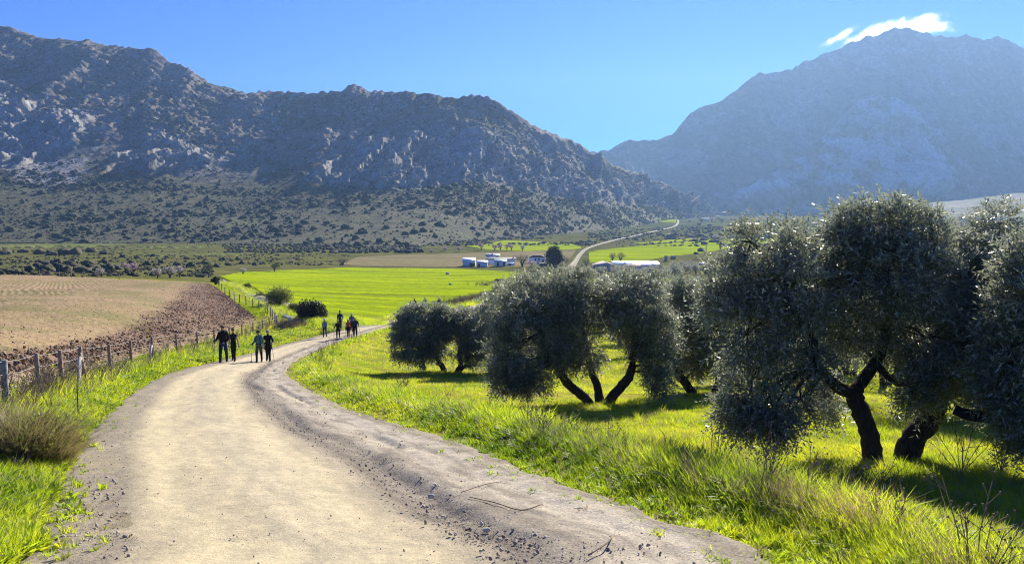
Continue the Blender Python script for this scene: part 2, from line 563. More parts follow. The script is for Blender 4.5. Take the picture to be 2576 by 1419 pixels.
def make_ground():
    inner = np.linspace(-0.72, 0.72, 300)
    outer = np.concatenate([np.linspace(0.74, 1.6, 30), np.linspace(1.68, math.pi, 16)])
    ph = np.concatenate([-outer[::-1], inner, outer])
    r = np.concatenate([[0.0], np.exp(np.linspace(math.log(1.2), math.log(4400), 430))])
    PH, RR_ = np.meshgrid(ph, r, indexing='ij')
    x = RR_ * np.sin(PH); y = RR_ * np.cos(PH)
    z = ground_h(x, y)
    dl, dr = road_side(x, y)
    inside = (dl < -0.5) & (dr < -0.5) & (RR_ < 126)
    z = z - 0.35 * inside * smooth(0.55, 1.1, np.minimum(-dl, -dr))
    # colour by the kind of ground cover
    u, v = pix(x, np.maximum(y, 0.5), z)
    n = fbm(x * 0.03, y * 0.03, oct=4, seed=21); nf = fbm(x * 0.25, y * 0.25, oct=4, seed=23)
    def c3(*c): return np.array(c)[None, None, :]
    col = np.zeros(x.shape + (3,))
    lush = c3(0.22, 0.295, 0.012); dry = c3(0.30, 0.27, 0.07); scrub = c3(0.125, 0.13, 0.05); brown = c3(0.105, 0.085, 0.058); hazy = c3(0.13, 0.15, 0.06)
    k = smooth(-0.15, 0.35, n + 0.8 * nf)[..., None]
    col[:] = lush * (1 - 0.8 * k) + dry * 0.8 * k
    far = smooth(115, 190, RR_)[..., None]
    k2 = smooth(-0.15, 0.25, fbm(x * 0.012, y * 0.05, oct=4, seed=31))[..., None]
    col = col * (1 - far) + far * (scrub * k2 + brown * (1 - k2) * 0.75 + lush * 0.25 * (1 - k2))
    vf = smooth(600, 1100, RR_)[..., None]
    col = col * (1 - vf) + vf * (hazy * k2 + c3(0.08, 0.09, 0.045) * (1 - k2))
    bed = ((dl < 0.12) & (dr < 0.12) & (RR_ < 126))[..., None]
    col = np.where(bed, c3(0.26, 0.22, 0.15), col)
    V = np.stack([x, y, z], -1).reshape(-1, 3)
    me = raw_mesh('ground', V, grid_faces(*x.shape)[:, ::-1], {'gcol': col.reshape(-1, 3)}, smooth_shade=True)
    return tag(obj('ground', me, ground_material()), kind='structure')
make_ground()

# ------------------------------------------------------------------ road
def road_material():
    t = NT('gravel_road')
    p = t.pos()
    sep = t.n('SeparateXYZ'); t.l(t.n('UVMap', uv_map='UVMap').outputs[0], sep.inputs[0])
    s = sep.outputs[0]                                              # 0 left edge .. 1 right edge
    mp = t.n('Mapping'); mp.inputs['Scale'].default_value = (5.0, 0.22, 1)
    t.l(t.n('UVMap', uv_map='UVMap').outputs[0], mp.inputs['Vector'])
    streak = t.noise(mp.outputs[0], 3.0, 5, 0.6)
    n1 = t.noise(p, 0.5, 4, 0.6); n2 = t.noise(p, 7.0, 6, 0.7); n3 = t.noise(p, 46.0, 4, 0.75)
    ww = t.math('ADD', s, t.math('MULTIPLY', t.math('SUBTRACT', n1, 0.5), 0.10))
    zone = t.ramp(ww, [(0.00, (0.27, 0.235, 0.17)), (0.10, (0.34, 0.29, 0.20)), (0.17, (0.54, 0.46, 0.285)), (0.28, (0.56, 0.475, 0.295)), (0.36, (0.49, 0.425, 0.28)),
                       (0.45, (0.51, 0.44, 0.285)), (0.54, (0.56, 0.475, 0.295)), (0.61, (0.38, 0.325, 0.225)), (0.655, (0.20, 0.172, 0.13)), (0.69, (0.32, 0.275, 0.20)), (0.76, (0.45, 0.39, 0.285)), (0.90, (0.58, 0.51, 0.38)), (1.0, (0.34, 0.29, 0.20))])
    side = t.math('MULTIPLY', t.ramp(ww, [(0.60, (0, 0, 0)), (0.72, (1, 1, 1))]), t.ramp(streak, [(0.45, (0, 0, 0)), (0.60, (1, 1, 1))]))
    zone = t.mix(t.math('MULTIPLY', side, 0.75), zone, (0.185, 0.16, 0.125))
    c = t.mix(1.0, zone, t.ramp(streak, [(0.3, (0.78, 0.79, 0.81)), (0.68, (1.14, 1.12, 1.07))]), 'MULTIPLY')
    c = t.mix(1.0, c, t.ramp(n2, [(0.3, (0.78, 0.78, 0.79)), (0.7, (1.15, 1.14, 1.12))]), 'MULTIPLY')
    grit = t.math('ADD', 0.25, t.math('MULTIPLY', t.ramp(ww, [(0.06, (1, 1, 1)), (0.17, (0.1, 0.1, 0.1)), (0.32, (0.25, 0.25, 0.25)), (0.42, (0.4, 0.4, 0.4)), (0.55, (0.1, 0.1, 0.1)), (0.66, (1, 1, 1))]), 0.75))
    c = t.mix(grit, c, t.mix(1.0, c, t.ramp(n3, [(0.32, (0.45, 0.45, 0.47)), (0.5, (1, 1, 1)), (0.7, (1.35, 1.33, 1.3))]), 'MULTIPLY'))
    far = t.n('MapRange'); far.inputs['From Min'].default_value = 240; far.inputs['From Max'].default_value = 520; t.l(sep.outputs[1], far.inputs['Value'])
    c = t.mix(t.math('MULTIPLY', far.outputs[0], 0.8), c, (0.27, 0.26, 0.18))
    bh = t.math('ADD', t.math('MULTIPLY', n3, 0.5), n2)
    return t.bsdf(c, 0.95, 0.15, normal=t.bump(bh, 0.55, 0.035))

def make_road():
    pl, pr = catmull(RL, 24), catmull(RR, 24)
    mid = 0.5 * (pl + pr)
    keep = [0]
    for i in range(1, len(mid)):
        d = np.linalg.norm(mid[i] - mid[keep[-1]]); r = np.linalg.norm(mid[i])
        if d > max(0.10, 0.012 * r): keep.append(i)
    # evenly resample the near part finely
    L = np.concatenate([[0], np.cumsum(np.linalg.norm(np.diff(mid, axis=0), axis=1))])
    r_at = np.linalg.norm(mid, axis=1)
    ss = [0.0]
    while ss[-1] < L[-1]:
        r = np.interp(ss[-1], L, r_at)
        ss.append(ss[-1] + min(max(0.07, 0.008 * r), 6.0))
    ss = np.minimum(ss, L[-1])
    A = np.stack([np.interp(ss, L, pl[:, k]) for k in (0, 1)], 1); B = np.stack([np.interp(ss, L, pr[:, k]) for k in (0, 1)], 1)
    nx = 110
    s = np.linspace(-0.015, 1.015, nx)
    XY = A[:, None, :] * (1 - s)[None, :, None] + B[:, None, :] * s[None, :, None]
    x, y = XY[..., 0], XY[..., 1]
    # ragged margins
    rag = -0.04 - 0.30 * np.abs(fbm(x * 1.3, y * 1.3, oct=3, seed=41))
    edge = (1 - smooth(0.0, 0.08, s)) - smooth(0.92, 1.0, s)
    dirv = (B - A) / np.linalg.norm(B - A, axis=1, keepdims=True)
    x = x + rag * np.abs(edge)[None] * dirv[:, None, 0]; y = y + rag * np.abs(edge)[None] * dirv[:, None, 1]
    z = base_h(x, y)
    r = np.hypot(x, y)
    fade = 1 - smooth(45, 90, r)
    S = s[None] + 0 * x; W = np.linalg.norm(B - A, axis=1)[:, None]
    al = ss[:, None] + 0 * x
    rut = 0.675 + 0.03 * vnoise(al * 0.22, 0 * al, seed=3) + 0.012 * vnoise(al * 0.9, 0 * al + 4, seed=4)
    d = (S - rut) * W
    rut_d = -0.075 * np.exp(-(np.maximum(d, -0.35 * d) / 0.17) ** 2) * (0.45 + 0.8 * smooth(-0.4, 0.4, vnoise(al * 0.55, 0 * al + 9, seed=6)))
    rut2 = 0.84 + 0.03 * vnoise(al * 0.3, 0 * al, seed=8)
    d2 = (S - rut2) * W
    rut_d += -0.06 * np.exp(-(np.maximum(d2, -0.5 * d2) / 0.10) ** 2) * smooth(-0.1, 0.5, vnoise(al * 0.5, 0 * al + 3, seed=11))
    berm = 0.03 * smooth(0.86, 0.95, S)
    rough_w = smooth(0.56, 0.68, S)
    lumps = fbm(x * 3.2, y * 3.2, oct=4, seed=44) * 0.014 * rough_w + ridged(x * 6, y * 6, oct=3, seed=46) * 0.014 * rough_w
    fine = fbm(x * 5, y * 5, oct=4, seed=47) * 0.010 + fbm(x * 0.8, y * 0.8, oct=2, seed=48) * 0.02
    tracks = -0.025 * np.exp(-((S - 0.23) / 0.07) ** 2) - 0.025 * np.exp(-((S - 0.52) / 0.07) ** 2)
    z = z + (rut_d + berm + lumps + fine + tracks) * fade + 0.012 + 0.0007 * r
    z = z - 0.05 * (np.maximum(-S, 0) + np.maximum(S - 1, 0)) / 0.015 * fade
    V = np.stack([x, y, z], -1).reshape(-1, 3)
    uv = np.stack([S, al], -1).reshape(-1, 2)
    me = raw_mesh('road', V, grid_faces(*x.shape), uv=uv, smooth_shade=True)
    return tag(obj('road', me, road_material()), kind='structure')
make_road()

# ------------------------------------------------------------------ fields: sheets between an upper and a lower edge
def sheet(name, upper, lower, nu, nr, mat, lift=0.02, disp=None, attrs=None, lift_r=0.0006, edge_n=0.0):
    upper = np.array(upper, float); lower = np.array(lower, float)
    u0 = max(upper[0, 0], lower[0, 0]); u1 = min(upper[-1, 0], lower[-1, 0])
    u = np.linspace(u0, u1, nu)
    vu = np.interp(u, upper[:, 0], upper[:, 1]); vl = np.interp(u, lower[:, 0], lower[:, 1])
    if edge_n:
        vu = vu + edge_n * vnoise(u / 9, 0 * u, seed=5); vl = vl + edge_n * vnoise(u / 9, 0 * u + 7, seed=6)
    vl = np.maximum(vl, vu + 0.05)
    xa, ya = hit(u, vl); xb, yb = hit(u, vu)
    k = np.linspace(0, 1, nr)[None]
    ra, rb = np.hypot(xa, ya)[:, None], np.hypot(xb, yb)[:, None]
    rr = ra * (np.maximum(rb / ra, 1.0) ** k)
    w = np.where(rb - ra > 1e-3, (rr - ra) / np.maximum(rb - ra, 1e-3), k)
    x = xa[:, None] + (xb - xa)[:, None] * w; y = ya[:, None] + (yb - ya)[:, None] * w
    z = ground_h(x, y)
    r = np.hypot(x, y)
    uu, vv = pix(x, y, z)
    dz = disp(x, y, r, uu, vv) if disp is not None else 0
    em = np.minimum(smooth(0, 0.03, k), smooth(0, 0.03, 1 - k))
    z = z + (lift + lift_r * r) * em - (0.03 + 0.0006 * r) * (1 - em) + dz * em
    at_ = attrs(x, y, r, uu, vv) if attrs is not None else None
    if at_: at_ = {kk: a.reshape(-1, a.shape[-1]) if a.ndim == 3 else a.ravel() for kk, a in at_.items()}
    me = raw_mesh(name, np.stack([x, y, z], -1).reshape(-1, 3), grid_faces(nu, nr)[:, ::-1], at_, smooth_shade=True)
    return tag(obj(name, me, mat), kind='structure'), (x, y, z, uu, vv)

def crop_material(name, c1, c2, c3, sx=0.02, sy=0.12, rot=0.3, fine=0.8):
    t = NT(name)
    g = t.n('NewGeometry')
    mp = t.n('Mapping'); mp.inputs['Scale'].default_value = (sx, sy, 0.02); mp.inputs['Rotation'].default_value = (0, 0, rot)
    t.l(g.outputs['Position'], mp.inputs['Vector'])
    n1 = t.noise(mp.outputs[0], 1.0, 6, 0.62, 0.6)
    n2 = t.noise(g.outputs['Position'], fine, 6, 0.7)
    c = t.ramp(n1, [(0.34, c1), (0.5, c2), (0.66, c3)])
    c = t.mix(1.0, c, t.ramp(n2, [(0.3, (0.70, 0.74, 0.7)), (0.7, (1.22, 1.2, 1.2))]), 'MULTIPLY')
    return t.bsdf(c, 0.95, 0.0, normal=t.bump(n2, 0.8, 0.25))

M_WHEAT = crop_material('green_wheat', (0.19, 0.24, 0.022), (0.30, 0.39, 0.010), (0.42, 0.48, 0.010))
M_WHEAT2 = crop_material('pale_wheat', (0.24, 0.32, 0.02), (0.31, 0.38, 0.025), (0.36, 0.42, 0.03), 0.008, 0.03, 0.1, 0.3)
M_FALLOW = crop_material('fallow_field', (0.20, 0.17, 0.085), (0.26, 0.215, 0.11), (0.28, 0.25, 0.12), 0.01, 0.06, 0.1, 0.4)
M_DULL = crop_material('dull_grass', (0.10, 0.095, 0.045), (0.15, 0.16, 0.055), (0.22, 0.25, 0.06), 0.02, 0.05, 0.1, 0.3)

def wheat_disp(x, y, r, u, v):
    return fbm(x * 0.5, y * 0.9, oct=3, seed=61) * 0.12
WHEAT, WHEAT_A = sheet('wheat_field', [(552, 697), (600, 686), (700, 680), (880, 671), (1165, 675), (1300, 684), (1396, 691)],
      [(552, 698), (590, 712), (640, 728), (700, 757), (745, 792), (830, 806), (900, 811), (950, 806), (1050, 789), (1140, 772), (1215, 757), (1300, 731), (1362, 712), (1396, 693)],
      160, 120, M_WHEAT, disp=wheat_disp)
sheet('fallow_field', [(862, 664), (900, 647), (1000, 642), (1140, 638.5), (1300, 633), (1447, 629)], [(862, 667), (900, 669.5), (1100, 672), (1180, 672), (1400, 671), (1430, 655), (1447, 634)], 120, 40, M_FALLOW)
sheet('strip_field', [(1174, 619.5), (1224, 614), (1269, 605.5), (1340, 608), (1439, 614), (1462, 623)], [(1174, 621), (1227, 629.5), (1326, 633), (1439, 628), (1462, 625)], 80, 26, M_WHEAT2)
sheet('valley_field', [(1481, 635), (1514, 628.5), (1593, 620.5), (1677, 613.5), (1777, 603.5), (1849, 601), (2050, 598)], [(1481, 661), (1626, 656), (1677, 646), (1777, 636), (1836, 624), (2050, 620)], 120, 40, M_WHEAT)
sheet('upper_field', [(1593, 613.5), (1677, 604.5), (1769, 600)], [(1593, 614.5), (1677, 611.5), (1769, 602)], 50, 14, M_WHEAT2)
sheet('lower_field', [(1478, 704), (1600, 703), (1777, 700.5), (1980, 698)], [(1478, 719), (1600, 719), (1777, 719.5), (1980, 722)], 90, 24, M_WHEAT)
sheet('far_field', [(1600, 553.5), (1701, 555.5)], [(1600, 557.5), (1701, 561)], 40, 10, M_WHEAT, lift=1.5)
sheet('distant_field', [(1878, 538.5), (1943, 536.0), (1962, 537.5)], [(1878, 540), (1905, 543), (1962, 540.5)], 40, 10, M_WHEAT2, lift=3)
sheet('green_terrace', [(1060, 631), (1120, 627), (1172, 624)], [(1060, 634), (1120, 635), (1172, 634)], 40, 10, M_DULL)
sheet('pasture', [(-120, 620), (0, 617), (150, 613), (330, 614), (420, 616), (520, 619)], [(-120, 625), (0, 624), (150, 621), (330, 622), (420, 624), (520, 622)], 120, 20, M_DULL, edge_n=2.5)
sheet('grassy_flat', [(330, 638), (420, 635), (520, 637), (620, 640)], [(330, 641), (420, 645), (520, 645), (620, 642)], 100, 20, M_DULL, edge_n=3.0)

# the tilled field left of the fence: stubble-coloured harrowed soil and a band of dark fresh clods
BAND = np.array([(-60, 895), (60, 885), (170, 868), (290, 845), (360, 810), (420, 770), (470, 725), (490, 712), (546, 712), (600, 757), (640, 792), (604, 818), (530, 842), (430, 866), (310, 893), (190, 918), (60, 935), (-60, 960)], float)
def in_poly(u, v, poly):
    c = np.zeros(u.shape, bool)
    j = len(poly) - 1
    for i in range(len(poly)):
        xi, yi = poly[i]; xj, yj = poly[j]
        if yi != yj:
            c ^= ((yi > v) != (yj > v)) & (u < (xj - xi) * (v - yi) / (yj - yi) + xi)
        j = i
    return c
def band_mask(x, y, u, v):
    a, b = 20 * fbm(x * 0.6, y * 0.6, oct=4, seed=71), 11 * fbm(x * 0.6, y * 0.6, oct=4, seed=72)
    return sum(in_poly(u + a + du, v + b + dv, BAND).astype(float) for du, dv in ((-14, -3), (0, -7), (14, 3), (5, 7), (-5, 0))) / 5
def till_disp(x, y, r, u, v):
    b = band_mask(x, y, u, v)
    rows = np.sin((x * 0.93 - y * 0.36 + 0.5 * fbm(x * 0.1, y * 0.1, oct=2, seed=3)) * 2 * math.pi / 0.75) * 0.035
    return (1 - b) * (rows + fbm(x * 2.2, y * 2.2, oct=3, seed=73) * 0.05) + b * (ridged(x * 1.3, y * 1.3, oct=4, seed=74) * 0.20 - 0.10)
def till_attr(x, y, r, u, v):
    b = band_mask(x, y, u, v)
    tan = np.array([0.35, 0.25, 0.14]); tan2 = np.array([0.315, 0.235, 0.12]); dark = np.array([0.12, 0.076, 0.046]); mid = np.array([0.24, 0.16, 0.11]); weed = np.array([0.15, 0.17, 0.05])
    k = smooth(-0.2, 0.3, fbm(x * 0.08, y * 0.03, oct=4, seed=75))[..., None]
    c = tan * k + tan2 * (1 - k)
    # weeds creeping in near the fence and at the far crest
    wv = smooth(0.05, 0.35, fbm(x * 0.25, y * 0.25, oct=4, seed=76) + 0.35 * smooth(860, 900, v) * (1 - smooth(905, 940, v)))[..., None]
    c = c * (1 - 0.4 * wv) + weed * 0.4 * wv
    pale = smooth(925, 960, v)[..., None]
    c = c * (1 - pale) + np.array([0.33, 0.245, 0.17]) * pale
    kb = smooth(0.05, 0.55, ridged(x * 1.3, y * 1.3, oct=4, seed=74) + 0.3 * fbm(x * 0.2, y * 0.2, oct=2, seed=77) - 0.1)[..., None]
    cb = dark * (1 - kb) + mid * kb
    return {'gcol': cb * b[..., None] + c * (1 - b[..., None])}
def till_material():
    t = NT('tilled_soil')
    p = t.pos()
    a = t.attr('gcol').outputs['Color']
    n = t.noise(p, 3.5, 6, 0.72)
    c = t.mix(1.0, a, t.ramp(n, [(0.3, (0.6, 0.58, 0.56)), (0.52, (1.0, 1.0, 1.0)), (0.72, (1.32, 1.3, 1.26))]), 'MULTIPLY')
    return t.bsdf(c, 0.97, 0.08, normal=t.bump(n, 0.9, 0.10))
TILL, TILL_A = sheet('ploughed_field', [(-330, 690), (-100, 688), (0, 689), (100, 692), (200, 697.5), (330, 705), (470, 711.5), (520, 715), (545, 722), (580, 748), (618, 779), (640, 797)],
      [(-330, 1120), (-100, 1060), (15, 1022), (100, 990), (157, 970), (205, 950), (278, 925), (331, 907), (383, 893), (445, 876), (497, 864), (540, 853), (600, 832), (640, 812)],
      320, 240, till_material(), lift=0.03, disp=till_disp, attrs=till_attr)

# grey side track that leaves the road and climbs beside the far fence
M_TRACK = simple('grey_track', (0.27, 0.25, 0.22), 0.95, 0.15, 0.2, 1.2, bump=0.4, bdist=0.03, obj_space=False)
sheet('side_track', [(560, 703), (590, 716), (620, 730), (650, 748), (690, 774), (715, 790), (745, 803.5), (790, 807), (850, 809), (905, 815), (950, 818)],
      [(560, 706), (590, 722), (620, 741), (650, 762), (690, 789), (715, 802), (745, 811), (790, 815), (830, 823), (890, 829), (950, 821)], 140, 12, M_TRACK, lift=0.03)

# ------------------------------------------------------------------ mountains
def mountain_material(name, tex=0.06, bump_d=2.0):
    t = NT(name)
    p = t.pos()
    a = t.attr('mcol').outputs['Color']
    n = t.noise(p, tex, 7, 0.7); n2 = t.noise(p, tex * 5, 6, 0.7)
    c = t.mix(1.0, a, t.ramp(n, [(0.3, (0.62, 0.63, 0.66)), (0.7, (1.34, 1.32, 1.28))]), 'MULTIPLY')
    c = t.mix(1.0, c, t.ramp(n2, [(0.3, (0.6, 0.62, 0.6)), (0.7, (1.35, 1.33, 1.3))]), 'MULTIPLY')
    bh = t.math('ADD', n, t.math('MULTIPLY', n2, 0.35))
    return t.bsdf(c, 0.95, 0.1, normal=t.bump(bh, 0.8, bump_d))

def mountain(name, base, ridge, prof, nu, ns, urange, shape, colour, mat, back=0.6, dens=None):
    """base: (u, v, distance), ridge: (u, v, distance); prof maps the share of the visible height to the share of the run"""
    base = np.array(base, float); ridge = np.array(ridge, float)
    u = np.linspace(urange[0], urange[1], nu) if dens is None else dens
    vb = np.interp(u, base[:, 0], base[:, 1]); yb = np.interp(u, base[:, 0], base[:, 2])
    vr = np.interp(u, ridge[:, 0], ridge[:, 1]); yr = np.interp(u, ridge[:, 0], ridge[:, 2])
    # smooth the interpolated distances so that no creases stand on the slope
    ker = np.hanning(41); ker /= ker.sum()
    yb = np.convolve(np.pad(yb, 20, 'edge'), ker, 'valid'); yr = np.convolve(np.pad(yr, 20, 'edge'), ker, 'valid')
    s = np.linspace(0, 1, ns)
    prof = np.array(prof, float)
    fr = np.interp(s, prof[:, 0], prof[:, 1])
    ker = np.hanning(25); ker /= ker.sum()
    fr = np.convolve(np.pad(fr, 12, 'reflect', reflect_type='odd'), ker, 'valid')
    V_ = vb[:, None] + (vr - vb)[:, None] * s[None]
    Y_ = yb[:, None] + (yr - yb)[:, None] * fr[None]
    x, y, z = P(u[:, None] + 0 * V_, V_, Y_)
    S = s[None] + 0 * x; U = u[:, None] + 0 * x
    x, y, z = shape(x, y, z, S, U)
    # the far side falls away
    nb = 14
    xs, ys, zs = [x], [y], [z]
    for i in range(1, nb + 1):
        k = i / nb * back
        run = (yr * k)[:, None]
        xs.append(x[:, -1:] * (1 + run / y[:, -1:])); ys.append(y[:, -1:] + run)
        zs.append(z[:, -1:] - (z[:, -1:] + 40) * min(1, (k / back)) ** 0.85)
    # and the foot goes under the ground
    x0 = x[:, :1] * 0.97; y0 = y[:, :1] * 0.97; z0 = z[:, :1] - 25
    X = np.hstack([x0] + xs); Y = np.hstack([y0] + ys); Z = np.hstack([z0] + zs)
    n = X.shape[1]
    C = colour(x, y, z, S, U)
    Cc = np.concatenate([C[:, :1], C] + [C[:, -1:]] * nb, 1)
    me = raw_mesh(name, np.stack([X, Y, Z], -1).reshape(-1, 3), grid_faces(nu, n)[:, ::-1], {'mcol': Cc.reshape(-1, 3)}, smooth_shade=True)
    o = tag(obj(name, me, mat), kind='structure')
    return o, (x, y, z, S, U)

LM_RIDGE = [(-900, 95, 1300), (-500, 40, 1280), (-200, 45, 1250), (0, 66, 1225), (40, 75, 1225), (85, 92, 1230), (150, 95, 1235), (240, 106, 1235), (300, 118, 1235), (335, 124, 1230), (375, 123, 1225), (395, 133, 1220), (430, 154, 1210),
            (470, 174, 1190), (520, 203, 1170), (560, 219, 1160), (610, 229, 1150), (690, 235, 1140), (760, 231, 1120), (845, 230, 1100), (868, 224, 1095), (880, 214, 1090), (905, 218, 1088), (935, 226, 1085), (1010, 232, 1080), (1090, 241, 1080),
            (1150, 251, 1085), (1180, 243, 1090), (1210, 242, 1095), (1245, 254, 1110), (1275, 272, 1130), (1310, 296, 1160), (1350, 315, 1200), (1380, 335, 1230), (1410, 343, 1260), (1440, 352, 1290), (1470, 375, 1330), (1500, 393, 1370),
            (1540, 412, 1440), (1600, 437, 1560), (1660, 458, 1700), (1720, 485, 1850), (1770, 508, 2000), (1810, 526, 2150), (1850, 538, 2300), (1900, 546, 2450)]
LM_RIDGE = [(a, c, d * float(np.interp(a, [900, 1500], [1.2, 1.0]))) for a, c, d in LM_RIDGE]
LM_BASE = [(-900, 606, 640), (0, 611, 620), (300, 612, 620), (600, 614, 610), (800, 622, 580), (1000, 628, 560), (1100, 620, 620), (1250, 602, 740), (1400, 590, 860), (1500, 580, 960), (1600, 568, 1150), (1700, 556, 1500), (1800, 545, 2000), (1850, 543, 2250), (1900, 549, 2430)]

def lm_zones(S, U, x, y):
    w = 0.06 * fbm(x * 0.006, y * 0.006, oct=3, seed=101)
    foot = np.interp(U, [-900, 0, 500, 900, 1250, 1450, 1600, 1900], [0.36, 0.34, 0.34, 0.42, 0.40, 0.36, 0.38, 0.4])
    top = np.interp(U, [-900, 0, 250, 500, 900, 1250, 1450, 1600, 1900], [0.72, 0.72, 0.62, 0.56, 0.72, 0.78, 0.94, 0.85, 0.8])
    crag = smooth(foot - 0.05, foot + 0.05, S + w) * (1 - smooth(top - 0.07, top + 0.07, S + w))
    patch = smooth(-0.22, 0.16, fbm(x * 0.0105, y * 0.0105 * 0.6, oct=3, seed=103) + 0.10)
    return crag * patch, foot, top
def lm_shape(x, y, z, S, U):
    crag, foot, top = lm_zones(S, U, x, y)
    wx = x + 26 * fbm(x * 0.013, z * 0.013, oct=3, seed=110); wz = z + 18 * fbm(x * 0.013 + 7, z * 0.013, oct=3, seed=111)
    big = ridged(wx * 0.0105, wz * 0.0042, y * 0.004, oct=3, seed=112) - 0.5
    med = ridged(wx * 0.030, wz * 0.017, y * 0.01, oct=4, seed=113, gain=0.55) - 0.5
    sml = fbm(wx * 0.11, wz * 0.11, y * 0.08, oct=4, seed=114, gain=0.6)
    upper = smooth(foot + 0.1, foot + 0.35, S)
    keep = 1 - smooth(0.93, 1.0, S)
    d = (30 * big + 38 * med + 12 * sml) * crag + (26 * (ridged(x * 0.006, y * 0.004, oct=3, seed=115) - 0.5) + 7 * fbm(x * 0.03, z * 0.03, oct=4, seed=116) + 6.5 * sml) * (1 - crag) * (0.25 + 0.75 * upper)
    sc = np.clip(y / 1100, 0.6, 1.7)
    d = d * sc * keep * smooth(0.02, 0.2, S)
    dx, dy = 0.33, -0.75                       # outcrops lean out to the south-east
    z2 = z + d * 0.55 + smooth(0.9, 1.0, S) * (5.0 * fbm(x * 0.03, 0 * x, oct=4, seed=118) + 2.5 * vnoise(x * 0.16, 0 * x, seed=119))
    # terraced ledges on the crags
    led = (np.abs(((z2 + 10 * fbm(x * 0.02, y * 0.02, oct=2, seed=120)) / 17.0) % 1.0 - 0.5) - 0.25) * 9.0
    d2 = led * crag * keep
    return x + d * dx, y + d * dy - d2, z2
def lm_colour(x, y, z, S, U):
    crag, foot, top = lm_zones(S, U, x, y)
    gx = np.gradient(z, axis=1); gy = np.hypot(np.gradient(y, axis=1), np.gradient(x, axis=1)) + 1e-6
    steep = smooth(0.55, 1.5, np.abs(gx) / gy)
    n = fbm(x * 0.02, z * 0.03, y * 0.01, oct=5, seed=130); n2 = fbm(x * 0.08, z * 0.1, y * 0.05, oct=4, seed=131)
    rock = np.array([0.40, 0.39, 0.375]); scrub = np.array([0.105, 0.102, 0.06]); soil = np.array([0.215, 0.185, 0.155]); foot_c = np.array([0.115, 0.112, 0.056]); grass = np.array([0.15, 0.175, 0.05]); scree = np.array([0.33, 0.31, 0.29])
    kr = np.clip(crag * (0.35 + 0.75 * steep + 0.5 * n) + 0.30 * steep * smooth(0.3, 0.5, S), 0, 1)[..., None]
    ks = smooth(-0.1, 0.25, n + 0.5 * n2)[..., None]
    upper = smooth(foot - 0.02, foot + 0.15, S)[..., None]
    slope_c = (foot_c * (1 - 0.35 * ks) + scrub * 0.35 * ks) * (1 - upper) + (soil * (1 - ks) + scrub * ks) * upper
    out = slope_c * (1 - kr) + rock * kr
    # scattered pale stones and scree below the crags at the far left
    st = (smooth(0.28, 0.42, n2) * smooth(foot * 0.8, foot * 1.25, S) * 0.6)[..., None]
    out = out * (1 - st) + rock * st
    sc = (smooth(0.0, 0.2, 1 - np.hypot((U - 110) / 110, (S - 0.36) / 0.09) + 0.4 * n2))[..., None]
    out = out * (1 - 0.8 * sc) + scree * 0.8 * sc
    g = (smooth(0.0, 0.35, 1 - np.hypot((U - 1715) / 80, (S - 0.10) / 0.22) + 0.5 * n))[..., None]
    g2 = (smooth(0.25, 0.5, fbm(x * 0.012, y * 0.012, oct=3, seed=140)) * (1 - smooth(0.1, 0.35, S)))[..., None]
    out = out * (1 - g) + grass * 1.15 * g
    return out * (1 - 0.5 * g2) + grass * 0.5 * g2
M_MTN = mountain_material('limestone_scrub', 0.07, 3.2)
_u = np.concatenate([np.linspace(-900, -60, 60, endpoint=False), np.linspace(-60, 1900, 580)])
MOUNT_L, LM = mountain('mountain', LM_BASE, LM_RIDGE, [(0, 0), (0.36, 0.42), (0.44, 0.49), (0.68, 0.68), (0.8, 0.81), (1, 1)], len(_u), 290, None, lm_shape, lm_colour, M_MTN, back=0.45, dens=_u)

RM_RIDGE = [(1150, 470, 2850), (1300, 430, 2900), (1400, 405, 2950), (1490, 387, 3000), (1530, 376, 3000), (1560, 362, 3000), (1578, 355, 3000), (1610, 358, 3000), (1665, 351, 3000), (1690, 340, 3000), (1720, 302, 3000), (1760, 274, 3000), (1800, 260, 3010), (1830, 243, 3020),
            (1865, 218, 3030), (1890, 197, 3040), (1912, 186, 3050), (1950, 184, 3060), (1990, 177, 3080), (2030, 155, 3100), (2060, 140, 3110), (2085, 130, 3120), (2130, 116, 3140), (2165, 100, 3150), (2180, 91, 3150), (2215, 86, 3150), (2250, 72, 3150),
            (2278, 72, 3150), (2310, 84, 3150), (2345, 90, 3150), (2368, 88, 3150), (2385, 92, 3150), (2400, 90, 3150), (2430, 84, 3150), (2455, 92, 3150), (2475, 97, 3150), (2510, 95, 3150), (2535, 103, 3150), (2560, 118, 3150), (2580, 130, 3150), (2650, 170, 3150), (2800, 230, 3150), (3100, 330, 3100), (3500, 420, 3000)]
RM_BASE = [(1150, 540, 2350), (1830, 539, 2300), (2576, 533, 2250), (3500, 536, 2200)]
def spur(U, S):
    """the pale crag spur that stands out of the mountain's face"""
    ridge_s = np.interp(U, [1780, 1850, 1960, 2060, 2140, 2230, 2300, 2400, 2500], [0.02, 0.16, 0.28, 0.44, 0.62, 0.60, 0.42, 0.3, 0.2])
    return smooth(0.03, -0.05, S - ridge_s) * smooth(1760, 1900, U) * (1 - smooth(2300, 2520, U)), ridge_s
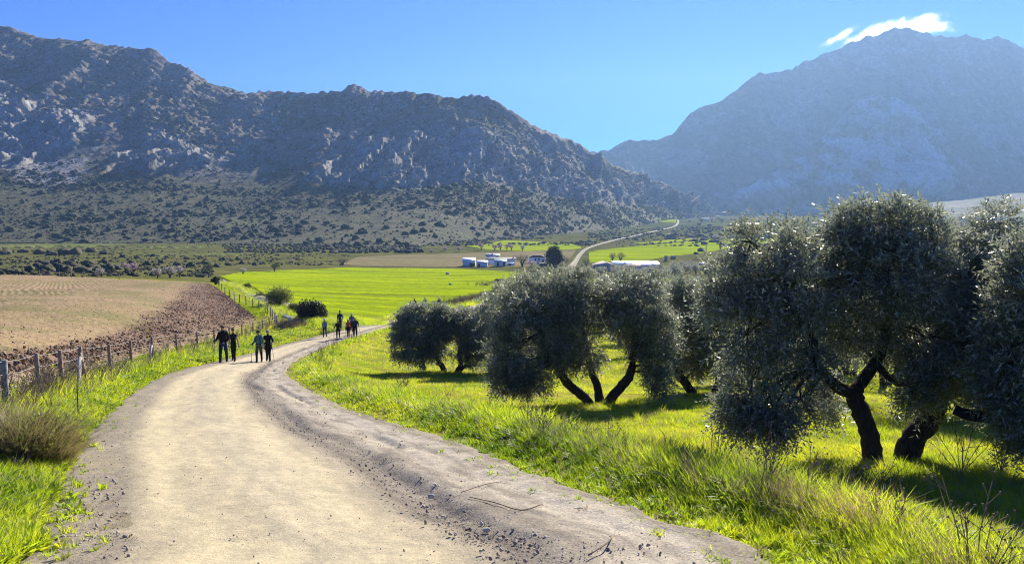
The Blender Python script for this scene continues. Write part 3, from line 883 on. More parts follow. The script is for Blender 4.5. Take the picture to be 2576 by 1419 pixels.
def rm_shape(x, y, z, S, U):
    sp, rs = spur(U + 25 * fbm(x * 0.004, z * 0.004, oct=3, seed=150), S)
    big = ridged(x * 0.0035 + 0.3 * fbm(x * 0.004, z * 0.004, oct=2, seed=149), z * 0.0012, oct=4, seed=151) - 0.5
    med = ridged(x * 0.012, z * 0.006, y * 0.003, oct=4, seed=152) - 0.5
    sml = fbm(x * 0.04, z * 0.04, y * 0.03, oct=4, seed=153)
    keep = 1 - smooth(0.94, 1.0, S)
    d = (70 * big + 34 * med + 10 * sml) * keep * smooth(0.0, 0.15, S) + 150 * sp * smooth(0, 0.1, S) + (55 * med + 12 * sml) * sp * keep
    z2 = z + d * 0.3 + smooth(0.94, 1.0, S) * (7 * vnoise(x * 0.02, 0 * x, seed=154) + 4 * vnoise(x * 0.07, 0 * x, seed=155))
    return x - 0.1 * d, y - d * 0.85, z2
def rm_colour(x, y, z, S, U):
    sp, rs = spur(U, S)
    n = fbm(x * 0.008, z * 0.012, y * 0.004, oct=5, seed=160); n2 = fbm(x * 0.03, z * 0.035, oct=4, seed=161)
    rock = np.array([0.25, 0.245, 0.24]); scrub = np.array([0.08, 0.09, 0.06]); brown = np.array([0.15, 0.125, 0.09])
    rock = np.where(sp[..., None] > 0.3, np.array([0.52, 0.50, 0.48]), np.array([0.27, 0.26, 0.25]))
    kr = np.clip(0.9 * sp * smooth(-0.35, 0.2, n + 0.6 * n2) + 0.55 * smooth(0.05, 0.35, n + 0.4 * n2), 0, 1)[..., None]
    kb = smooth(-0.2, 0.3, n2)[..., None]
    return (scrub * (1 - kb) + brown * kb) * (1 - kr) + rock * kr
M_MTN2 = mountain_material('hazy_limestone', 0.02, 6.0)
_u = np.concatenate([np.linspace(1150, 1440, 30, endpoint=False), np.linspace(1440, 2640, 420, endpoint=False), np.linspace(2640, 3500, 50)])
MOUNT_R, RM = mountain('mountain', RM_BASE, RM_RIDGE, [(0, 0), (0.25, 0.30), (0.6, 0.62), (1, 1)], len(_u), 200, None, rm_shape, rm_colour, M_MTN2, back=0.30, dens=_u)

def fh_shape(x, y, z, S, U):
    d = (ridged(x * 0.006, y * 0.006, oct=4, seed=170) - 0.5) * 24 * smooth(0, 0.3, S) * (1 - smooth(0.9, 1, S))
    return x, y - d, z + 3 * fbm(x * 0.03, y * 0.03, oct=4, seed=171) * S
def fh_colour(x, y, z, S, U):
    n = fbm(x * 0.015, y * 0.02, oct=5, seed=172)
    k = smooth(-0.2, 0.25, n)[..., None]
    g = (smooth(0.1, 0.3, n) * (1 - smooth(0.2, 0.7, S)))[..., None]
    c = np.array([0.08, 0.09, 0.05]) * (1 - k) + np.array([0.18, 0.155, 0.11]) * k
    return c * (1 - g) + np.array([0.17, 0.21, 0.06]) * g
mountain('foothill', [(2180, 541, 1500), (2330, 545, 1250), (2576, 548, 1150), (3300, 552, 1100)], [(2180, 538, 1900), (2250, 531, 1850), (2310, 517, 1800), (2360, 508, 1780), (2420, 506, 1750), (2480, 496, 1750), (2540, 488, 1750), (2620, 482, 1750), (2900, 470, 1750), (3300, 500, 1700)],
         [(0, 0), (1, 1)], 160, 50, (2180, 3300), fh_shape, fh_colour, mountain_material('foothill_scrub', 0.04, 3.0), back=0.2)

# ------------------------------------------------------------------ air and cloud
def make_haze():
    mb = MB()
    mb.box(-4600, 4600, -4600, 4700, -60, 745)
    t = NT('air')
    vol = t.n('VolumePrincipled')
    vol.inputs['Color'].default_value = (0.30, 0.50, 0.82, 1)
    vol.inputs['Density'].default_value = HAZE_D
    vol.inputs['Anisotropy'].default_value = 0.36
    t.l(vol.outputs[0], t.out.inputs['Volume'])
    o = mb.build('haze', t.m)
    return tag(o, kind='stuff')
HAZE_D = 0.000135
make_haze()

def cloud_material(name, dens):
    t = NT(name)
    oc = t.n('TexCoord').outputs['Object']
    ln = t.n('VectorMath', operation='LENGTH'); t.l(oc, ln.inputs[0])
    n = t.noise(t.pos(), 0.016, 7, 0.66, 0.6)
    fall = t.math('SUBTRACT', 1.0, ln.outputs['Value'])
    d = t.math('ADD', t.math('MULTIPLY', fall, 1.3), t.math('MULTIPLY', t.math('SUBTRACT', n, 0.56), 2.8))
    d = t.math('MULTIPLY', t.math('POWER', t.math('MAXIMUM', d, 0.0), 2.0), dens)
    vol = t.n('VolumePrincipled')
    vol.inputs['Color'].default_value = (1, 1, 1, 1)
    vol.inputs['Anisotropy'].default_value = 0.72
    t.l(d, vol.inputs['Density'])
    t.l(vol.outputs[0], t.out.inputs['Volume'])
    return t.m
CLOUDS = [((2095, 130), (2290, 46), 46, 0.009, 'bright white cloud bank climbing along the left shoulder of the hazy summit'),
          ((2205, 62), (2420, 74), 46, 0.008, 'bright white cloud cap curling over the right of the hazy summit'),
          ((2052, 126), (2174, 58), 26, 0.007, 'thin wisp of cloud slanting off the left flank of the hazy mountain'),
          ((2282, 52), (2392, 38), 30, 0.006, 'small torn wisp of cloud above the hazy mountain top')]
for (a, b, th, dn, lab) in CLOUDS:
    pa, pb = np.array(P(a[0], a[1], 5400.0), float), np.array(P(b[0], b[1], 5400.0), float)
    V, F = ico(3)
    o = obj('cloud', raw_mesh('cloud', V, F, smooth_shade=True), cloud_material('cloud', dn))
    L = np.linalg.norm(pb - pa)
    o.scale = (L * 0.5, th * 2.6 * 1.2, th * 0.5 * 5400 / FPX)
    o.location = 0.5 * (pa + pb)
    o.rotation_euler = (0, -math.atan2(pb[2] - pa[2], pb[0] - pa[0]), 0)
    tag(o, lab, 'cloud', kind='stuff')

# ------------------------------------------------------------------ olive trees
def leaf_material(name, top, under, rough=0.38, spec=0.5, trans=0.18, tcol=None, var=0.3):
    t = NT(name)
    g = t.n('NewGeometry')
    n = t.noise(t.objco(), 1.3, 3, 0.6)
    w = t.n('TexWhiteNoise', noise_dimensions='3D')
    f = t.mix(g.outputs['Backfacing'], top, under)
    c = t.mix(1.0, f, t.ramp(n, [(0.3, (1 - var,) * 3), (0.7, (1 + var,) * 3)]), 'MULTIPLY')
    return t.bsdf(c, rough, spec, trans=(trans, tcol or top))
M_OLIVE = leaf_material('olive_leaves', (0.066, 0.085, 0.057), (0.32, 0.34, 0.30), 0.42, 0.45, 0.28, (0.48, 0.52, 0.34))
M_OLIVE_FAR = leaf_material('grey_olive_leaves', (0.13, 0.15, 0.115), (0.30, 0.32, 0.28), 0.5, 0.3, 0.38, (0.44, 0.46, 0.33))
def bark_material(name, col):
    t = NT(name)
    v = t.objco((5, 5, 1.4))
    n = t.noise(v, 3.0, 7, 0.75)
    c = t.ramp(n, [(0.3, tuple(k * 0.45 for k in col)), (0.7, tuple(k * 1.3 for k in col))])
    return t.bsdf(c, 0.95, 0.1, normal=t.bump(n, 1.0, 0.06))
M_BARK = bark_material('olive_bark', (0.075, 0.060, 0.045))
M_TWIG = simple('dry_twig', (0.22, 0.17, 0.12), 0.9, 0.15, 0.3, 20)

def unit(a): return a / np.maximum(np.linalg.norm(a, axis=-1, keepdims=True), 1e-9)

def leaves(clusters, n_twigs, per_twig=9, leaf=(0.062, 0.015), twig=0.26, seed=0, droop=0.5, shell=2.2, clump=0.0, clump_min=-0.24):
    """clusters (k,6): centre and radii; returns quads of single leaves set along short twigs"""
    g = np.random.default_rng(seed)
    cl = np.asarray(clusters, float)
    wgt = cl[:, 3] * cl[:, 4] + cl[:, 4] * cl[:, 5] + cl[:, 3] * cl[:, 5]
    k = g.choice(len(cl), n_twigs, p=wgt / wgt.sum())
    d = unit(g.normal(size=(n_twigs, 3)))
    rad = g.random(n_twigs) ** (1 / shell)
    lump = 0.62 + 0.55 * (vnoise(d[:, 0] * 2.3 + k * 7.1, d[:, 1] * 2.3, d[:, 2] * 2.3 + k * 3.3, seed=seed % 97) * 0.5 + 0.5) + 0.10 * g.random(n_twigs) ** 4 + 0.32 * (g.random(n_twigs) < 0.07)
    rel = d * (rad * lump)[:, None]
    pos = cl[k, :3] + rel * cl[k, 3:6]
    if clump:
        q = pos * clump
        keep = fbm(q[:, 0], q[:, 1], q[:, 2], oct=2, seed=seed % 89) > clump_min
        k, d, rel, pos = k[keep], d[keep], rel[keep], pos[keep]; n_twigs = len(k)
    up = np.where(rel[:, 2] > 0.25, 0.55, -droop)
    td = unit(d * np.array([0.75, 0.75, 0.35]) + np.stack([0 * up, 0 * up, up], 1) + g.normal(size=(n_twigs, 3)) * 0.38)
    L = twig * (0.6 + 0.8 * g.random(n_twigs))
    j = np.linspace(0.05, 1, per_twig)
    bp = pos[:, None] + td[:, None] * (L[:, None] * j[None])[..., None]
    bp[..., 2] -= (L[:, None] * j[None] ** 2) * 0.22
    side = unit(np.cross(td, g.normal(size=(n_twigs, 3))))
    alt = np.where(np.arange(per_twig) % 2 == 0, 1.0, -1.0)
    ld = unit(td[:, None] * 0.75 + side[:, None] * alt[None, :, None] * 0.8 + g.normal(size=(n_twigs, per_twig, 3)) * 0.28)
    nrm = unit(np.cross(ld, g.normal(size=ld.shape)) + np.array([0, 0, 0.9]))
    wd = unit(np.cross(ld, nrm))
    ll = leaf[0] * (0.65 + 0.7 * g.random(ld.shape[:2]))[..., None]; lw = leaf[1] * (0.7 + 0.6 * g.random(ld.shape[:2]))[..., None]
    V = np.stack([bp, bp + ld * ll * 0.45 + wd * lw * 0.5, bp + ld * ll, bp + ld * ll * 0.45 - wd * lw * 0.5], 2).reshape(-1, 3)
    F = np.arange(len(V)).reshape(-1, 4)
    return V, F

def near_olive(base, limbs, clusters, n_twigs, label, Y0, depth=1.0, seed=0, leaf=(0.088, 0.0225), name='olive_tree'):
    """limbs: list of (radius0, radius1, [(u, v, dY), ...]); clusters: (u, v, ru, rv, dY) as sizes on the tree's own distance"""
    bx, by, bz = base
    root = empty(name, (bx, by, bz), label, 'olive tree', 'old olive trees beside the road')
    def loc(u, v, dY):
        x, y, z = P(u, v, Y0 + dY)
        return np.array([x - bx, y - by, z - bz])
    g = np.random.default_rng(seed + 500)
    ends = []
    first = True
    for r0, r1, pts in limbs:
        q = np.array([loc(*p) for p in pts])
        if first: q = np.vstack([q[:1] + np.array([[0, 0, -0.25]]), q])
        q = catmull(q, 5)
        q[1:-1] += (g.random((len(q) - 2, 3)) - 0.5) * r0 * 0.16
        rad = np.linspace(r0, r1, len(q))
        if first: rad[:3] *= np.array([1.55, 1.3, 1.12])
        mb = MB(); mb.tube(q, rad, 10, jit=0.10, seed=seed + len(ends))
        mb.build('trunk' if first else 'branch', M_BARK, root, smooth_shade=True)
        ends.append(q); first = False
    sc = Y0 / FPX
    cl = []
    for u, v, ru, rv, dY in clusters:
        c = loc(u, v, dY)
        cl.append([*c, ru * sc, 0.5 * (ru + rv) * sc * depth, rv * sc])
    cl = np.array(cl)
    allp = np.vstack(ends)
    mb = MB()
    for c in cl:                                                   # thin boughs from the nearest limb into each clump
        d = np.linalg.norm(allp - c[:3], axis=1)
        a = allp[d.argmin()]
        m = 0.5 * (a + c[:3]) + np.array([0, 0, 0.12 * d.min()]) + (g.random(3) - 0.5) * 0.15
        mb.tube(catmull([a, m, c[:3]], 4), np.linspace(0.032, 0.012, 9), 5, jit=0.15, seed=1)
        for k in range(5):
            e = c[:3] + unit(g.normal(size=3)) * c[3:6] * 0.75
            mb.tube(np.array([c[:3], 0.5 * (c[:3] + e) + (g.random(3) - 0.5) * 0.1, e]), (0.016, 0.011, 0.005), 4, cap=False)
    tag(mb.build('bough', M_BARK, root), kind='stuff')
    V, F = leaves(cl, int(n_twigs * 1.42), seed=seed, leaf=leaf, clump=1.5, clump_min=-0.24 if Y0 > 16 else -0.42)
    obj('crown', raw_mesh('crown', V, F), M_OLIVE, root)
    return root

b1 = at(2195, 1158)
near_olive(b1, [(0.15, 0.13, [(2195, 1158, 0), (2184, 1081, 0.05), (2156, 1014, 0.1), (2141, 980, 0.12)]),
                (0.10, 0.05, [(2143, 985, 0.12), (2117, 980, 0.0), (2083, 950, -0.2), (2055, 915, -0.3), (2040, 850, -0.3), (1990, 760, -0.2)]),
                (0.11, 0.05, [(2145, 988, 0.12), (2173, 955, 0.3), (2212, 891, 0.4), (2229, 829, 0.4), (2236, 767, 0.3), (2225, 660, 0.2)]),
                (0.06, 0.04, [(2200, 915, 0.38), (2232, 945, 0.2), (2262, 965, 0.1), (2300, 950, 0.0)])],
           [(1930, 640, 112, 80, 0), (1850, 715, 78, 85, .2), (1975, 735, 105, 100, -.3), (1880, 840, 88, 110, -.4), (1895, 945, 72, 85, -.5), (1945, 1030, 62, 58, -.6), (1862, 1005, 50, 60, -.3), (1805, 765, 36, 55, .2), (2010, 880, 75, 100, -.2),
            (2000, 620, 60, 55, .3), (1890, 610, 45, 40, .2), (2200, 585, 105, 68, 0), (2130, 640, 88, 85, .3), (2290, 600, 75, 75, .2), (2345, 578, 30, 55, .1), (2250, 560, 60, 45, -.1), (2240, 700, 118, 98, -.3), (2330, 720, 95, 95, .2), (2150, 770, 90, 90, .4), (2240, 830, 85, 75, .5),
            (2330, 850, 85, 95, 0), (2090, 840, 60, 60, .5), (2350, 950, 55, 75, -.2), (2295, 985, 40, 50, -.3), (2075, 1000, 45, 60, .6), (2125, 560, 40, 40, .2), (1900, 1062, 46, 32, -.5), (1962, 1075, 36, 26, -.6), (1842, 1042, 32, 36, -.3), (2012, 1005, 42, 50, -.3), (1790, 830, 30, 50, 0), (2060, 740, 60, 70, .2)],
           10500, 'largest olive tree, with a leaning dark trunk and a crown rising above the valley', b1[1], 1.0, 1)
b2 = at(2280, 1156)
near_olive(b2, [(0.21, 0.16, [(2280, 1156, 0), (2300, 1100, 0.05), (2335, 1060, 0.1), (2365, 1000, 0.2)]),
                (0.12, 0.05, [(2362, 1005, 0.2), (2380, 930, 0.3), (2395, 830, 0.4), (2420, 740, 0.5)]),
                (0.09, 0.05, [(2366, 1000, 0.2), (2408, 985, 0.3), (2437, 963, 0.4), (2490, 900, 0.5), (2520, 800, 0.6)])],
           [(2430, 720, 105, 105, .5), (2525, 690, 88, 90, .9), (2480, 830, 108, 115, .3), (2400, 870, 75, 85, .2), (2560, 800, 85, 115, .4), (2420, 945, 45, 45, .1), (2480, 650, 70, 60, .8), (2400, 640, 60, 60, .7), (2600, 690, 90, 90, .8), (2455, 590, 30, 35, 1.2), (2515, 560, 50, 45, 1.4), (2470, 995, 38, 42, .2), (2440, 905, 60, 60, .1)],
           6200, 'broad olive tree with a stout forked trunk leaning right, just behind the largest one', b2[1], 1.0, 2)
b3 = at(2640, 1215)
near_olive(b3, [(0.17, 0.14, [(2640, 1215, 0), (2630, 1130, 0.1), (2615, 1055, 0.2), (2610, 980, 0.3)]),
                (0.11, 0.07, [(2618, 1066, 0.2), (2560, 1056, 0.3), (2500, 1050, 0.4), (2440, 1044, 0.5), (2400, 1030, 0.6)]),
                (0.10, 0.05, [(2612, 990, 0.3), (2600, 900, 0.2), (2580, 800, 0.2)])],
           [(2540, 900, 70, 125, 0), (2610, 780, 105, 140, 0), (2560, 1000, 45, 80, -.2), (2650, 1000, 95, 140, 0), (2572, 1095, 36, 50, 0), (2530, 980, 40, 50, .1), (2700, 860, 110, 150, .3), (2590, 660, 60, 60, .3)],
           5600, 'olive tree at the far right edge with a thick cut limb lying level', b3[1], 1.0, 3)
b4 = at(1503, 1017)
near_olive(b4, [(0.15, 0.11, [(1481, 1018, 0), (1467, 997, 0), (1435, 971, -0.1), (1414, 945, -0.15), (1400, 910, -0.2)]),
                (0.14, 0.08, [(1509, 1018, 0.1), (1504, 975, 0.2), (1487, 930, 0.3), (1470, 850, 0.3)]),
                (0.15, 0.08, [(1525, 1018, 0), (1560, 974, -0.05), (1586, 941, -0.1), (1591, 903, -0.1), (1598, 860, -0.1), (1610, 790, -0.1)]),
                (0.08, 0.05, [(1403, 918, -0.2), (1375, 860, -0.3), (1340, 800, -0.4)])],
           [(1310, 800, 85, 75, -.5), (1290, 890, 55, 75, -.6), (1338, 945, 46, 45, -.6), (1400, 850, 66, 75, -.2), (1390, 755, 85, 70, 0), (1300, 735, 50, 40, .3), (1450, 720, 55, 50, .4), (1470, 800, 66, 85, .4), (1415, 890, 50, 50, 0), (1478, 890, 42, 45, .2), (1265, 960, 30, 30, -.5),
            (1615, 785, 78, 75, -.2), (1580, 730, 55, 42, .2), (1655, 845, 52, 75, -.1), (1560, 820, 52, 62, .4), (1648, 925, 34, 50, -.2), (1595, 870, 42, 42, 0), (1520, 755, 50, 50, .8), (1640, 720, 35, 30, .2), (1310, 960, 30, 30, -.6), (1250, 905, 34, 50, -.5), (1665, 965, 26, 30, -.2)],
           10500, 'olive tree with three bare dark stems spreading in a V from the lit grass', b4[1], 1.1, 4, (0.10, 0.028))
b5 = at(1743, 991)
near_olive(b5, [(0.16, 0.12, [(1743, 991, 0), (1727, 968, -0.1), (1708, 940, -0.2), (1702, 900, -0.2), (1700, 820, -0.2)]),
                (0.12, 0.07, [(1795, 990, 0.2), (1808, 960, 0.3), (1820, 935, 0.3), (1800, 860, 0.2)])],
           [(1700, 800, 52, 80, 0), (1742, 760, 55, 55, 0), (1692, 900, 38, 50, -.1), (1762, 855, 55, 75, .1), (1705, 725, 40, 35, .3), (1795, 800, 50, 75, .2), (1805, 895, 45, 55, .3), (1750, 925, 34, 30, .1), (1830, 850, 50, 70, .4)],
           6000, 'pale sunlit olive tree leaning left between the V-stemmed olive and the largest olive', b5[1], 1.1, 5, (0.09, 0.024))
b6 = at(1119, 936)
near_olive(b6, [(0.16, 0.11, [(1119, 936, 0), (1104, 907, 0), (1086, 882, -0.1), (1072, 860, -0.1)]),
                (0.10, 0.05, [(1066, 928, 0.5), (1062, 905, 0.5), (1050, 870, 0.4)])],
           [(1062, 832, 52, 42, 0), (1022, 842, 40, 40, 0), (1103, 822, 45, 42, .2), (1050, 880, 44, 36, -.3), (1010, 878, 26, 30, -.2), (1092, 872, 36, 36, 0), (1042, 792, 40, 26, .3), (1072, 905, 22, 22, -.2), (1085, 788, 44, 26, .4), (1112, 795, 36, 26, .5), (1020, 812, 34, 26, .3)],
           5600, 'small round-headed olive tree nearest the bend of the road', b6[1], 1.2, 6, (0.125, 0.036))
b7 = at(1150, 937)
near_olive(b7, [(0.15, 0.10, [(1150, 937, 0), (1160, 915, 0), (1155, 892, 0.1), (1165, 860, 0.2)]),
                (0.10, 0.05, [(1156, 934, 0), (1172, 920, -0.1), (1190, 922, -0.2), (1205, 905, -0.2)])],
           [(1182, 822, 52, 42, 0), (1150, 858, 40, 42, .3), (1212, 850, 44, 44, 0), (1190, 895, 42, 34, -.2), (1232, 806, 42, 36, .2), (1240, 875, 36, 36, 0), (1130, 806, 34, 26, .6), (1165, 795, 42, 22, .5), (1262, 880, 30, 36, .1)],
           5000, 'low olive tree forking at the grass, between the round-headed olive and the V-stemmed one', b7[1], 1.2, 7, (0.12, 0.035))
b9 = at(1249, 944)
near_olive(b9, [(0.11, 0.07, [(1250, 944, 0), (1244, 915, 0), (1238, 880, 0), (1250, 820, 0)])],
           [(1240, 772, 46, 40, 0), (1275, 742, 46, 36, .3), (1222, 825, 36, 44, 0), (1272, 825, 44, 44, 0), (1335, 716, 36, 34, .6), (1375, 722, 42, 36, .8), (1345, 690, 22, 18, .8), (1420, 712, 40, 36, 1.0), (1300, 780, 50, 40, .4)],
           4600, 'slender-stemmed olive tree whose pale top stands up behind the V-stemmed olive', b9[1], 1.2, 8, (0.11, 0.032))

# trees further into the grove: copies of a few crowns
def make_proto(seed, n_twigs, leaf, per=8, h=3.6, mat=M_OLIVE, stems=3, nb=12):
    g = np.random.default_rng(seed)
    mt = MB()
    for k in range(stems):
        a = k * 2 * math.pi / stems + g.random()
        d = np.array([math.cos(a), math.sin(a), 0])
        mt.tube(catmull([d * 0.12 + [0, 0, -0.3], d * 0.25 + [0, 0, 0.4], d * 0.55 + [0, 0, 1.0], d * 0.75 + [0, 0, 1.7]], 3), np.linspace(0.15, 0.06, 10), 6, jit=0.15, seed=seed + k)
    cl = []
    for k in range(nb):
        a = g.random() * 2 * math.pi; rr = 1.15 * math.sqrt(g.random()); zz = 1.35 + 1.7 * g.random() * (1.1 - 0.35 * rr)
        s = 0.5 + 0.35 * g.random()
        cl.append([math.cos(a) * rr, math.sin(a) * rr, zz, s, s, s * 0.85])
    V, F = leaves(np.array(cl), n_twigs, per, leaf, 0.3, seed)
    return mt.mesh('trunk', True), raw_mesh('crown', V, F), mat
PROTO_MID = [make_proto(s, 1300, (0.13, 0.042)) for s in (21, 22, 23)]
PROTO_FAR = [make_proto(s, 170, (0.36, 0.16), 6, mat=M_OLIVE_FAR) for s in (31, 32)]
for a, b, m in PROTO_MID + PROTO_FAR:
    a.materials.append(M_BARK); b.materials.append(m)

def plant_tree(name, proto, x, y, sc, rz, label, cat, group, sx=1.0):
    a, b, m = proto
    root = empty(name, (x, y, gh(x, y) - 0.02), label, cat, group, rz)
    root.scale = (sc * sx, sc * sx, sc)
    o = obj('trunk', a, None, root); o2 = obj('crown', b, None, root)
    return root

g = np.random.default_rng(77)
GROVE = []
for Y in np.concatenate([np.arange(31, 60, 7.5), np.arange(62, 200, 9.0)]):
    for X in np.arange(-8, 150, 7.6 + 0.012 * Y):
        x = X + g.normal() * 0.9 + (Y % 15) * 0.2; y = Y + g.normal() * 0.9
        u, v = pix(x, y, gh(x, y))
        lim = np.interp(Y, [30, 40, 50, 70, 100, 150, 200], [1560, 1300, 1260, 1280, 1330, 1420, 1470])
        if u < lim or u > 2780: continue
        if Y < 48 and 1640 < u < 1800 and g.random() < 0.6: continue
        GROVE.append((x, y))
for x, y in GROVE:
    Y = y
    p = PROTO_MID[int(g.integers(3))] if Y < 95 else PROTO_FAR[int(g.integers(2))]
    plant_tree('olive_tree', p, x, y, float(0.85 + 0.35 * g.random()), float(g.random() * 6.28), 'grey-green olive tree standing in the rows deeper in the grove', 'olive tree', 'olive trees deeper in the grove', 1.1)
PROTO_NEAR = [make_proto(s, 3600, (0.085, 0.024), 9, nb=16) for s in (41, 42)]
for a, b, m in PROTO_NEAR: a.materials.append(M_BARK); b.materials.append(m)
for i, (u, v, sc, lab) in enumerate([(2330, 1040, 1.15, 'shaded olive tree standing behind the fork of the largest olive'), (2500, 1060, 1.2, 'shaded olive tree behind the cut level limb at the right'), (2070, 1000, 1.05, 'olive tree behind the drooping left side of the largest olive'), (2680, 1060, 1.2, 'olive tree half out of view behind the right-edge olive')]):
    x, y, z = at(u, v)
    plant_tree('olive_tree', PROTO_NEAR[i % 2], x, y, sc, 1.3 * i, lab, 'olive tree', 'old olive trees beside the road', 1.15)
# the young grove in front of the farm buildings
n = 0
while n < 130:
    u = 1478 + (2010 - 1478) * g.random(); v = 688 + 15 * g.random() ** 1.3 - 12 * (u > 1690)
    if v > 690 and u < 1560 and g.random() < 0.5: continue
    x, y, z = at(u, v)
    plant_tree('olive_tree', PROTO_FAR[int(g.integers(2))], x, y, float(0.85 + 0.4 * g.random()), float(g.random() * 6.28), 'silvery olive tree in the far grove below the long farm building', 'olive tree', 'far grove of silvery olive trees', 1.0)
    n += 1

# ------------------------------------------------------------------ shrubs on the mountain and in the valley
def shrub_mesh(name, seed, sub=2, jit=0.34, sq=(1, 1, 0.8), n=3):
    g = np.random.default_rng(seed)
    mb = MB()
    for k in range(n):
        a = g.random() * 6.28; rr = 0.5 * (k > 0)
        s = 1.0 if k == 0 else 0.55 + 0.3 * g.random()
        V, F = ico(sub)
        nn = fbm(V[:, 0] * 2.2 + 9 * k, V[:, 1] * 2.2, V[:, 2] * 2.2, oct=3, seed=seed)
        V = V * (1 + jit * nn[:, None] * 1.6 + (g.random((len(V), 1)) - 0.5) * 0.16)
        mb.add(V * np.array(sq) * s * 0.8 + np.array([math.cos(a) * rr, math.sin(a) * rr, 0.5 * sq[2] * s]), F)
    return mb.mesh(name)
def shrub_material(name, c, var=0.45, scale=3.0):
    t = NT(name)
    n = t.noise(t.objco(), scale, 5, 0.7)
    r = t.rnd()
    a = t.ramp(n, [(0.3, tuple(k * (1 - var) for k in c)), (0.7, tuple(k * (1 + var) for k in c))])
    b = t.mix(1.0, a, t.ramp(r, [(0, (0.75, 0.8, 0.8)), (1, (1.3, 1.2, 1.1))]), 'MULTIPLY')
    return t.bsdf(b, 0.9, 0.15, normal=t.bump(n, 0.8, 0.2))
M_OAK = shrub_material('evergreen_oak', (0.036, 0.046, 0.024))
M_SCRUB = shrub_material('grey_scrub', (0.085, 0.085, 0.05))
OAKS = [shrub_mesh('holm_oak', 200 + i) for i in range(5)]
for m in OAKS: m.materials.append(M_OAK)
SCRUBS = [shrub_mesh('scrub_bush', 220 + i, 2, 0.5, (1, 1, 0.7), 4) for i in range(4)]
for m in SCRUBS: m.materials.append(M_SCRUB)
SCRUBS2 = [shrub_mesh('scrub_bush', 230 + i, 1, 0.5, (1, 1, 0.7), 3) for i in range(4)]
low_oaks = [shrub_mesh('oak_low', 240 + i, 1, 0.4, (1, 1, 0.8), 1) for i in range(4)]
_low = []
for m in low_oaks:
    V = np.empty(len(m.vertices) * 3, np.float32); m.vertices.foreach_get('co', V)
    _low.append((V.reshape(-1, 3).astype(float), np.array([p.vertices[:] for p in m.polygons])))
    bpy.data.meshes.remove(m)
def scatter(name, pts, sizes, mat, kind='stuff', sq=0.85, seed=0):
    """many small lumps joined into one object"""
    g = np.random.default_rng(seed)
    Vs, Fs, n = [], [], 0
    for (x, y, z), s in zip(pts, sizes):
        V, F = _low[int(g.integers(len(_low)))]
        a = g.random() * 6.28
        c, si = math.cos(a), math.sin(a)
        W = np.stack([V[:, 0] * c - V[:, 1] * si, V[:, 0] * si + V[:, 1] * c, V[:, 2] * sq], 1) * s
        Vs.append(W + np.array([x, y, z])); Fs.append(F + n); n += len(V)
    return tag(obj(name, raw_mesh(name, np.vstack(Vs), np.vstack(Fs)), mat), kind=kind)

lx_, ly_, lz_, lS, lU = LM
fl = np.flatnonzero((lU > -40).ravel() & (lU < 1800).ravel())
crag, foot_, top_ = lm_zones(lS, lU, lx_, ly_)
Sv = lS.ravel()[fl]; Uv = lU.ravel()[fl]
dens = (0.25 + 0.75 * smooth(-0.25, 0.3, fbm(lx_.ravel()[fl] * 0.008, ly_.ravel()[fl] * 0.012, oct=3, seed=180))) * np.where(Sv < foot_.ravel()[fl], 1.0, 0.28) * (1 - 0.75 * crag.ravel()[fl]) * np.clip(lU.ravel()[fl] * 0 + 1, 0, 1) * (1 - 0.6 * smooth(1550, 1750, Uv)) * (Sv < 0.985)
dens *= (ly_.ravel()[fl] ** 2) / 7e5
pick = g.choice(fl, 4600, p=dens / dens.sum(), replace=False)
px_, py_, pz_, ps_ = lx_.ravel()[pick], ly_.ravel()[pick], lz_.ravel()[pick], lS.ravel()[pick]
size = (1.1 + 2.6 * g.random(4600) ** 2.2) * np.where(ps_ > 0.4, 0.8, 0.95)
size[:420] *= 1.25
order = np.argsort(-(size / py_))
for i, k in enumerate(order[:290]):
    o = obj('holm_oak', OAKS[i % 5])
    o.location = (px_[k], py_[k], pz_[k] - 0.3)
    s = float(size[k]) * 1.05
    o.scale = (s * 1.15, s * 1.15, s); o.rotation_euler = (0, 0, float(g.random() * 6.28))
    tag(o, 'dark round evergreen shrub scattered on the mountain slope', 'shrub', 'evergreen shrubs on the mountain slope')
rest = order[290:]
T_OAKS = [bpy.data.objects.new('oak_source', m) for m in OAKS]; T_SCRUBS = [bpy.data.objects.new('scrub_source', m) for m in SCRUBS]
scatter_gn('hillside_scrub', px_[rest], py_[rest], pz_[rest] - 0.2, size[rest], T_OAKS, 5, 0.2)
M_SCRUB2 = shrub_material('slope_scrub', (0.05, 0.056, 0.03))
# fine low scrub on the foot slopes
for m in SCRUBS2: m.materials.append(M_SCRUB2)
pick = g.choice(fl, 26000, p=dens / dens.sum())
scatter_gn('slope_undergrowth', lx_.ravel()[pick] + g.normal(size=26000), ly_.ravel()[pick] + g.normal(size=26000), lz_.ravel()[pick] - 0.2, 0.45 + 1.0 * g.random(26000) ** 1.7, [bpy.data.objects.new('scrub_source', m) for m in SCRUBS2], 6, 0.2)

def flat_points(n, u0, u1, v0, v1, thr=None, seed=0, power=1.0):
    g = np.random.default_rng(seed)
    u = u0 + (u1 - u0) * g.random(n * 3); v = v0 + (v1 - v0) * g.random(n * 3) ** power
    x, y = hit(u, v, ground_h)
    if thr is not None:
        k = fbm(x * 0.02, y * 0.012, oct=3, seed=seed + 40) > thr
        x, y = x[k], y[k]
    x, y = x[:n], y[:n]
    return x, y, ground_h(x, y)

